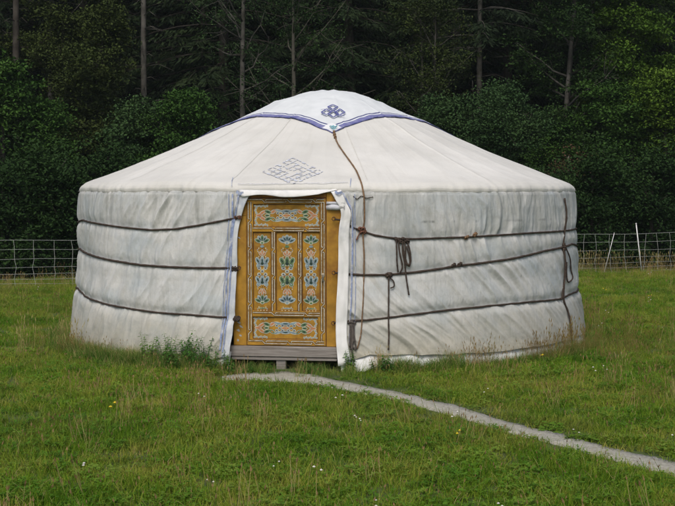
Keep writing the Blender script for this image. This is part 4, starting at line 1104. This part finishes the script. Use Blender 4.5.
# ------------------------------------------------------------------ trees
def leaf_quads(C, size, seed, flat=.5, asp=.55):
    g_ = np.random.default_rng(seed); n_ = len(C)
    nrm_ = g_.normal(0, 1, (n_, 3)); nrm_[:, 2] = np.abs(nrm_[:, 2]) + flat; nrm_ /= np.linalg.norm(nrm_, axis=1, keepdims=True)
    t = g_.normal(0, 1, (n_, 3)); t -= nrm_ * (t * nrm_).sum(1, keepdims=True); t /= np.linalg.norm(t, axis=1, keepdims=True); b = np.cross(nrm_, t)
    s_ = (size * g_.uniform(.6, 1.3, n_))[:, None]
    V = np.stack([C - t * s_ * .5, C - b * s_ * asp * .5, C + t * s_ * .5, C + b * s_ * asp * .5], 1).reshape(-1, 3)
    return V, np.arange(n_ * 4).reshape(n_, 4)
def broad_tree(seed, Ht, cb, cr, nclump=330, per=70, leaf=.10, tr=.13, top=1.0, clump=.42, bushy=False, lean=(0, 0), stems=1):
    """returns (trunk MB, leaf verts, leaf faces): trunk, limbs and sub-branches with leaf clumps along them"""
    g_ = np.random.default_rng(seed); mb = MB(); tips = []
    for sidx in range(stems):
        off = g_.normal(0, .18, 2) * (stems > 1); P_ = []; nseg = 9; wob = np.cumsum(g_.normal(0, .02 * Ht / 10, (nseg + 1, 2)), 0)
        for i in range(nseg + 1):
            t = i / nseg; P_.append(np.array([off[0] * (1 + 2 * t) + wob[i, 0] + lean[0] * t * Ht, off[1] * (1 + 2 * t) + wob[i, 1] + lean[1] * t * Ht, -.1 + t * Ht * .93]))
        mb.tube(P_, [tr / math.sqrt(stems) * (1 - .85 * i / nseg) + .012 for i in range(nseg + 1)], 8)
        nl = int((16 if not bushy else 12) / (1 if stems == 1 else 1.5) + Ht * .9)
        for k in range(nl):
            t = cb + (1 - cb) * (k + g_.random()) / nl; i = t * nseg; i0 = min(int(i), nseg - 1); base = P_[i0] + (P_[i0 + 1] - P_[i0]) * (i - i0)
            prof = math.sin(math.pi * min(1, max(.12, .22 + .78 * (t - cb) / (1 - cb)))) ** .65
            L = cr * prof * g_.uniform(.55, 1.15); a = g_.random() * 6.28; el = g_.uniform(.05, .75) + .35 * t
            d = np.array([math.cos(a) * math.cos(el), math.sin(a) * math.cos(el), math.sin(el)]); LP = [base]
            for q in range(4):
                d2 = d + g_.normal(0, .16, 3); d2[2] += .06 * q; LP.append(LP[-1] + d2 / np.linalg.norm(d2) * L / 4)
            r0 = max(.012, tr * .35 * (1 - t) + .015); mb.tube(LP, [r0, r0 * .75, r0 * .55, r0 * .35, r0 * .15], 5)
            for j in range(5):
                s0 = g_.integers(1, 4); b0 = LP[s0]; dd = d + g_.normal(0, .75, 3); dd /= np.linalg.norm(dd); e = b0 + dd * L * g_.uniform(.2, .5); mb.tube([b0, (b0 + e) / 2 + g_.normal(0, .03, 3), e], [r0 * .35, r0 * .2, .004], 4)
                tips += [e, (b0 + e) / 2]
            tips += [LP[-1], LP[3]]
        tips.append(P_[-1])
    tips = np.array(tips); C = []
    sel = g_.integers(0, len(tips), nclump)
    for i in sel:
        c = tips[i] + g_.normal(0, clump * .35, 3); n_ = int(per * g_.uniform(.5, 1.4)); q = g_.normal(0, 1, (n_, 3)); q /= np.linalg.norm(q, axis=1, keepdims=True)
        q *= (g_.random((n_, 1)) ** .45) * clump * g_.uniform(.6, 1.2); q[:, 2] *= .36; q[:, 2] -= .25 * (q[:, 0] ** 2 + q[:, 1] ** 2) / clump; C.append(c + q)
    C = np.concatenate(C); C = C[C[:, 2] > .1]; V, Fq = leaf_quads(C, leaf, seed + 1)
    return mb, V, Fq
def spruce(seed, Ht, cb, cr, tr=.16, dead=True, den=1.0):
    g_ = np.random.default_rng(seed); mb = MB(); P_ = [np.array([g_.normal(0, .02), g_.normal(0, .02), -.1 + Ht * t]) for t in np.linspace(0, 1, 10)]
    mb.tube(P_, [tr * (1 - .93 * t) + .01 for t in np.linspace(0, 1, 10)], 9); C = []; D = []
    z = Ht * cb * .25 if dead else Ht * cb
    while z < Ht * .985:
        t = (z / Ht - cb) / (1 - cb); n_ = 5
        for k in range(n_):
            a = g_.random() * 6.28
            if t < 0:
                if g_.random() < .35:
                    L = g_.uniform(.3, 1.1); mb.tube([(0, 0, z), (math.cos(a) * L * .5, math.sin(a) * L * .5, z + .05), (math.cos(a) * L, math.sin(a) * L, z - .15 * L)], [.012, .008, .003], 4)
                continue
            L = cr * (1 - t) ** .8 * g_.uniform(.6, 1.1) + .15; dr = np.array([math.cos(a), math.sin(a)]); pts = []
            for q in np.linspace(0, 1, 5): pts.append(np.array([dr[0] * L * q, dr[1] * L * q, z + .12 * L * q - .42 * L * q * q + (.12 * L * q ** 3)]))
            mb.tube(pts, [.022, .016, .011, .007, .003], 4)
            m_ = int(L * 80 * den) + 6; q = g_.random(m_) ** .8; zz = .12 * L * q - .42 * L * q * q + .12 * L * q ** 3
            side = g_.normal(0, .16 * L * .6, m_) * (1 - .5 * q); base = np.stack([dr[0] * L * q - dr[1] * side, dr[1] * L * q + dr[0] * side, z + zz - np.abs(side) * .35 - g_.random(m_) * .12], -1)
            C.append(base); dd = np.stack([dr[0] * .5 - dr[1] * np.sign(side) * .6 + g_.normal(0, .2, m_), dr[1] * .5 + dr[0] * np.sign(side) * .6 + g_.normal(0, .2, m_), -.55 + g_.normal(0, .25, m_)], -1); D.append(dd / np.linalg.norm(dd, axis=1, keepdims=True))
        z += .26 + .1 * g_.random()
    C = np.concatenate(C); D = np.concatenate(D); n_ = len(C); b = np.cross(D, g_.normal(0, 1, (n_, 3))); b /= np.linalg.norm(b, axis=1, keepdims=True)
    s_ = g_.uniform(.09, .20, (n_, 1)); V = np.stack([C, C + D * s_ * .5 - b * s_ * .13, C + D * s_, C + D * s_ * .5 + b * s_ * .13], 1).reshape(-1, 3)
    return mb, V, np.arange(n_ * 4).reshape(n_, 4)
def add_tree(kind, lab, cat, group, loc, gen, lm, bm='bark', rz=0.):
    mb, V, Fq = gen; o = empty(kind, (loc[0], loc[1], float(hz(np.array(loc[0]), np.array(loc[1])))), rz); tag(o, lab, cat, group)
    t = mb.build('trunk', M[bm], o, True); c = mesh_obj('crown', V, Fq, M[lm], o); return o
def copy_tree(src, loc, lab, rz, s_=1.):
    r = src.copy(); COL.objects.link(r); r.location = (loc[0], loc[1], float(hz(np.array(loc[0]), np.array(loc[1])))); r.rotation_euler = (0, 0, rz); r.scale = (s_, s_, s_ ); r['label'] = lab
    for ch in list(src.children): c = ch.copy(); COL.objects.link(c); c.parent = r
    return r
GRP = 'trees along the forest edge'
T = {}
# (left) low dense broadleaf
T['a'] = add_tree('broadleaf_tree', 'dense green broadleaf tree at the left edge, branches down to the fence', 'tree', GRP, (at(2, 26.5), 26.5), broad_tree(11, 4.6, .06, 1.5, 462, 100, 0.080, .09, clump=.42), 'lf_mid')
T['b'] = add_tree('bare_trunk_tree', 'thick straight bare conifer trunk near the left edge of the photo', 'tree', GRP, (at(19, 30), 30), spruce(12, 15, .62, 2.2, .105), 'needle', 'bark')
T['c'] = add_tree('bare_trunk_tree', 'slender slightly bent grey trunk second from the left edge', 'tree', GRP, (at(47, 31), 31), broad_tree(13, 11, .35, 1.6, 264, 75, 0.072, .10, lean=(.012, 0)), 'lf_olive', 'bark_pale')
T['d'] = add_tree('bare_trunk_tree', 'tall bare pale grey trunk rising behind the bushy trees left of the yurt roof', 'tree', GRP, (at(145, 31), 31), spruce(14, 17, .60, 2.2, .085), 'needle', 'bark_pale')
T['e'] = add_tree('broadleaf_tree', 'olive green tree beside the tall bare pale trunk, on its left', 'tree', GRP, (at(103, 29), 29), broad_tree(15, 6.3, .15, 1.5, 462, 93, 0.072, .09), 'lf_olive')
T['f'] = add_tree('broadleaf_tree', 'rounded green tree showing just above the left slope of the yurt roof', 'tree', GRP, (at(190, 26.8), 26.8), broad_tree(16, 3.9, .1, 1.25, 462, 93, 0.072, .08), 'lf_mid')
T['f2'] = add_tree('broadleaf_tree', 'grey green bushy tree behind the left eave of the yurt', 'tree', GRP, (at(140, 27.2), 27.2), broad_tree(17, 3.7, .08, 1.2, 440, 93, 0.072, .08), 'lf_blue')
T['g'] = add_tree('birch_tree', 'thin pale stemmed tree with bare twigs left of the crown of the roof', 'tree', GRP, (at(240, 28.5), 28.5), broad_tree(18, 9.5, .42, 1.8, 165, 56, 0.056, .075), 'lf_blue', 'bark_pale')
T['h'] = add_tree('twiggy_tree', 'tangled tree of pale dead twigs behind the top of the yurt roof', 'tree', GRP, (at(292, 29), 29), broad_tree(19, 6.9, .2, 2.2, 154, 62, 0.056, .08), 'lf_dark', 'twig')
T['i'] = add_tree('birch_tree', 'young birch with thin pale stem and olive crown, right of the roof crown', 'tree', GRP, (at(431, 28.5), 28.5), broad_tree(20, 6.5, .42, 1.5, 286, 68, 0.060, .06, stems=2), 'lf_olive', 'bark_pale')
T['j'] = add_tree('bare_trunk_tree', 'rough upright grey trunk between the young birch and the twin stemmed tree', 'tree', GRP, (at(479, 30), 30), spruce(21, 14, .35, 2.0, .08), 'needle', 'bark_pale')
T['k'] = add_tree('broadleaf_tree', 'wide grey green tree rising over the right slope of the yurt roof', 'tree', GRP, (at(492, 26.8), 26.8), broad_tree(22, 4.0, .08, 1.6, 572, 100, 0.064, .09), 'lf_blue')
T['k2'] = add_tree('broadleaf_tree', 'low grey green tree just right of the roof crown with a rounded top', 'tree', GRP, (at(452, 27.4), 27.4), broad_tree(23, 3.9, .08, 1.3, 462, 93, 0.064, .08), 'lf_blue')
T['l'] = add_tree('slender_tree', 'tall slender twin stemmed tree right of the yurt roof', 'tree', GRP, (at(547, 29), 29), broad_tree(24, 9.5, .12, 1.6, 506, 93, 0.072, .10, stems=2), 'lf_dark', 'bark_pale')
T['m'] = add_tree('broadleaf_tree', 'tall bright yellow green tree in the upper right corner', 'tree', GRP, (at(628, 30), 30), broad_tree(25, 8.3, .40, 2.2, 616, 106, 0.080, .12), 'lf_yel')
T['n'] = add_tree('broadleaf_tree', 'yellow green tree at the right edge reaching down behind the fence post', 'tree', GRP, (at(663, 27.6), 27.6), broad_tree(26, 4.6, .06, 1.5, 528, 100, 0.076, .09), 'lf_yel')
T['o'] = add_tree('broadleaf_tree', 'mid green tree behind the fence between the yurt and the right edge', 'tree', GRP, (at(613, 28.2), 28.2), broad_tree(27, 4.2, .06, 1.4, 506, 100, 0.076, .09), 'lf_mid')
T['p'] = add_tree('dry_shrub', 'reddish dry shrub just above the right eave of the yurt', 'shrub', None, (at(566, 27), 27), broad_tree(28, 2.7, .1, .5, 66, 62, 0.056, .03), 'dry_lf', 'twig')
copy_tree(T['f'], (at(45, 27), 27), 'dark rounded tree behind the fence, just left of the yurt', 1.3, .95).children
copy_tree(T['e'], (at(68, 30), 30), 'olive tree with a feathery crown high above the left eave', 2.1, 1.0)
copy_tree(T['l'], (at(395, 33), 33), 'dark tall leafy tree directly above the right side of the roof crown', 2.9, .95)
copy_tree(T['l'], (at(590, 32), 32), 'dark leafy tree between the twin stemmed tree and the yellow green tree', .9, 1.0)
copy_tree(T['o'], (at(560, 28.4), 28.4), 'green bushy tree peeping out right of the yurt wall', 2.2, .8)
copy_tree(T['m'], (at(690, 33), 33), 'dull green tall tree cut by the right edge of the photo', 2.0, .95)
copy_tree(T['a'], (at(-40, 28), 28), 'green tree beyond the left edge of the meadow', 2.0, 1.1)
copy_tree(T['n'], (at(720, 29), 29), 'yellow green tree beyond the right edge of the meadow', 2.6, 1.1)
SG = 'dark spruces in the forest behind'
sp0 = add_tree('spruce_tree', 'dark spruce with drooping branches in the forest behind the yurt', 'tree', SG, (at(85, 33), 33), spruce(31, 15, .10, 2.6, .17, False, 1.15), 'needle')
sp1 = add_tree('spruce_tree', 'dark spruce with drooping branches in the forest behind the yurt', 'tree', SG, (at(350, 32), 32), spruce(32, 14, .06, 2.5, .16, False, 1.15), 'needle')
for i, px in enumerate((-15, 165, 205, 225, 270, 305, 330, 370, 415, 455, 505, 525, 575, 640, 120, 30)):
    d = 31.5 + (i * 37 % 10) * .35; copy_tree(sp0 if i % 2 else sp1, (at(px, d), d), 'dark spruce with drooping branches in the forest behind the yurt', i * 1.3, .9 + (i * 13 % 7) * .04)

# far forest mass
fs = []
for k, (gen, lm, bm) in enumerate(((spruce(41, 15, .08, 2.7, .17, False, .8), 'needle', 'bark'), (spruce(42, 13, .05, 2.4, .15, False, .8), 'needle', 'bark'), (broad_tree(43, 12, .2, 2.6, 420, 60, .15, .16), 'lf_dark', 'bark'), (broad_tree(44, 10, .15, 2.3, 380, 60, .15, .13), 'lf_dark', 'bark'))):
    mb, V, Fq = gen; nv_ = len(mb.v); vv = np.concatenate([np.array(mb.v), V]); 
    tri = list(mb.f) + [tuple(int(a) + nv_ for a in q) for q in Fq]; fs.append(mesh_obj('forest_tree', vv, tri, [M[bm], M[lm]], midx=[0] * len(mb.f) + [1] * len(Fq), link=False))
g = np.random.default_rng(9); P = []; rt = []; sc = []; pk = []
for row, d in enumerate(np.arange(34.5, 62, 2.4)):
    for xx in np.arange(-.36 * d - 6, .36 * d + 6, 2.5):
        X_, Y_ = xx + g.normal(0, .6), d + g.normal(0, .6); P.append((X_, Y_, float(hz(np.array(X_), np.array(Y_))) - .1)); rt.append((0, 0, g.uniform(0, 6.28))); s_ = g.uniform(.8, 1.2); sc.append((s_, s_, s_)); pk.append(int(g.choice([0, 1, 0, 1, 2, 3])))
fo = instancer('forest', fs, P, rt, sc, pk); tag(fo, 'dark dense forest rising behind the edge trees', 'forest', kind='stuff')

# undergrowth at the forest edge (behind the fence)
ub = add_tree('shrub', 'dark shrub in the undergrowth behind the fence', 'shrub', 'shrubs behind the fence', (at(20, 25.2), 25.4), broad_tree(51, 2.1, .05, .85, 170, 80, .06, .03, bushy=True, clump=.34), 'lf_dark')
ub2 = add_tree('shrub', 'dark shrub in the undergrowth behind the fence', 'shrub', 'shrubs behind the fence', (at(590, 27.2), 27.2), broad_tree(52, 1.5, .05, .9, 130, 80, .06, .03, bushy=True, clump=.34), 'lf_dark')
for i, (px, dd) in enumerate(((-15, 23), (3, 22.8), (22, 22.9), (40, 22.6), (57, 23.3), (72, 22.9), (90, 23.4), (110, 23.6), (-35, 23), (560, 24.9), (576, 25.3), (592, 24.8), (607, 25.6), (622, 25.2), (637, 25.7), (652, 25.3), (668, 26), (684, 25.8), (700, 26), (50, 25.6), (75, 26.1), (540, 26.0), (625, 27.8), (650, 28.0), (30, 25.8), (10, 24.6))):
    copy_tree(ub if i % 2 else ub2, (at(px, dd), dd), 'dark shrub in the undergrowth behind the fence', i * 1.7, .9 + .1 * (i % 4))

# ------------------------------------------------------------------ air
hm = bpy.data.materials.new('haze_air'); hm.use_nodes = True; nt = hm.node_tree; nt.nodes.remove(nt.nodes['Principled BSDF'])
pv = nt.nodes.new('ShaderNodeVolumePrincipled'); pv.inputs['Color'].default_value = (.80, .92, .93, 1); pv.inputs['Density'].default_value = .0006; pv.inputs['Anisotropy'].default_value = .2
nt.links.new(pv.outputs[0], nt.nodes['Material Output'].inputs['Volume'])
mb = MB(); mb.box(-165, 165, -125, 145, -2, 75); tag(mb.build('haze', hm), kind='stuff')
# ------------------------------------------------------------------ light
EL, AZ = R_(52), R_(190)   # azimuth clockwise from +Y: from behind-left of the camera
w = bpy.data.worlds.new('World'); SC.world = w; w.use_nodes = True; nt = w.node_tree
sky = nt.nodes.new('ShaderNodeTexSky'); sky.sky_type = 'NISHITA'; sky.sun_disc = False; sky.sun_elevation = EL; sky.sun_rotation = AZ
sky.air_density = .8; sky.dust_density = 4.5; sky.ozone_density = .6
bg = nt.nodes['Background']; bg.inputs[1].default_value = .10; nt.links.new(sky.outputs[0], bg.inputs[0])
sl = bpy.data.lights.new('sun', 'SUN'); sl.energy = 1.0; sl.angle = R_(24); sl.color = (1, .96, .90)
so = bpy.data.objects.new('sun', sl); COL.objects.link(so)
sd = Vector((math.sin(AZ) * math.cos(EL), math.cos(AZ) * math.cos(EL), math.sin(EL)))
so.rotation_euler = sd.to_track_quat('Z', 'Y').to_euler(); so.location = (0, 0, 30)
vs = SC.view_settings; vs.view_transform = 'Standard'; vs.look = 'None'; vs.gamma = 1; vs.use_curve_mapping = False; vs.exposure = .40
SC.render.engine = 'CYCLES'; SC.cycles.max_bounces = 6; SC.cycles.diffuse_bounces = 3; SC.cycles.glossy_bounces = 2; SC.cycles.transmission_bounces = 3
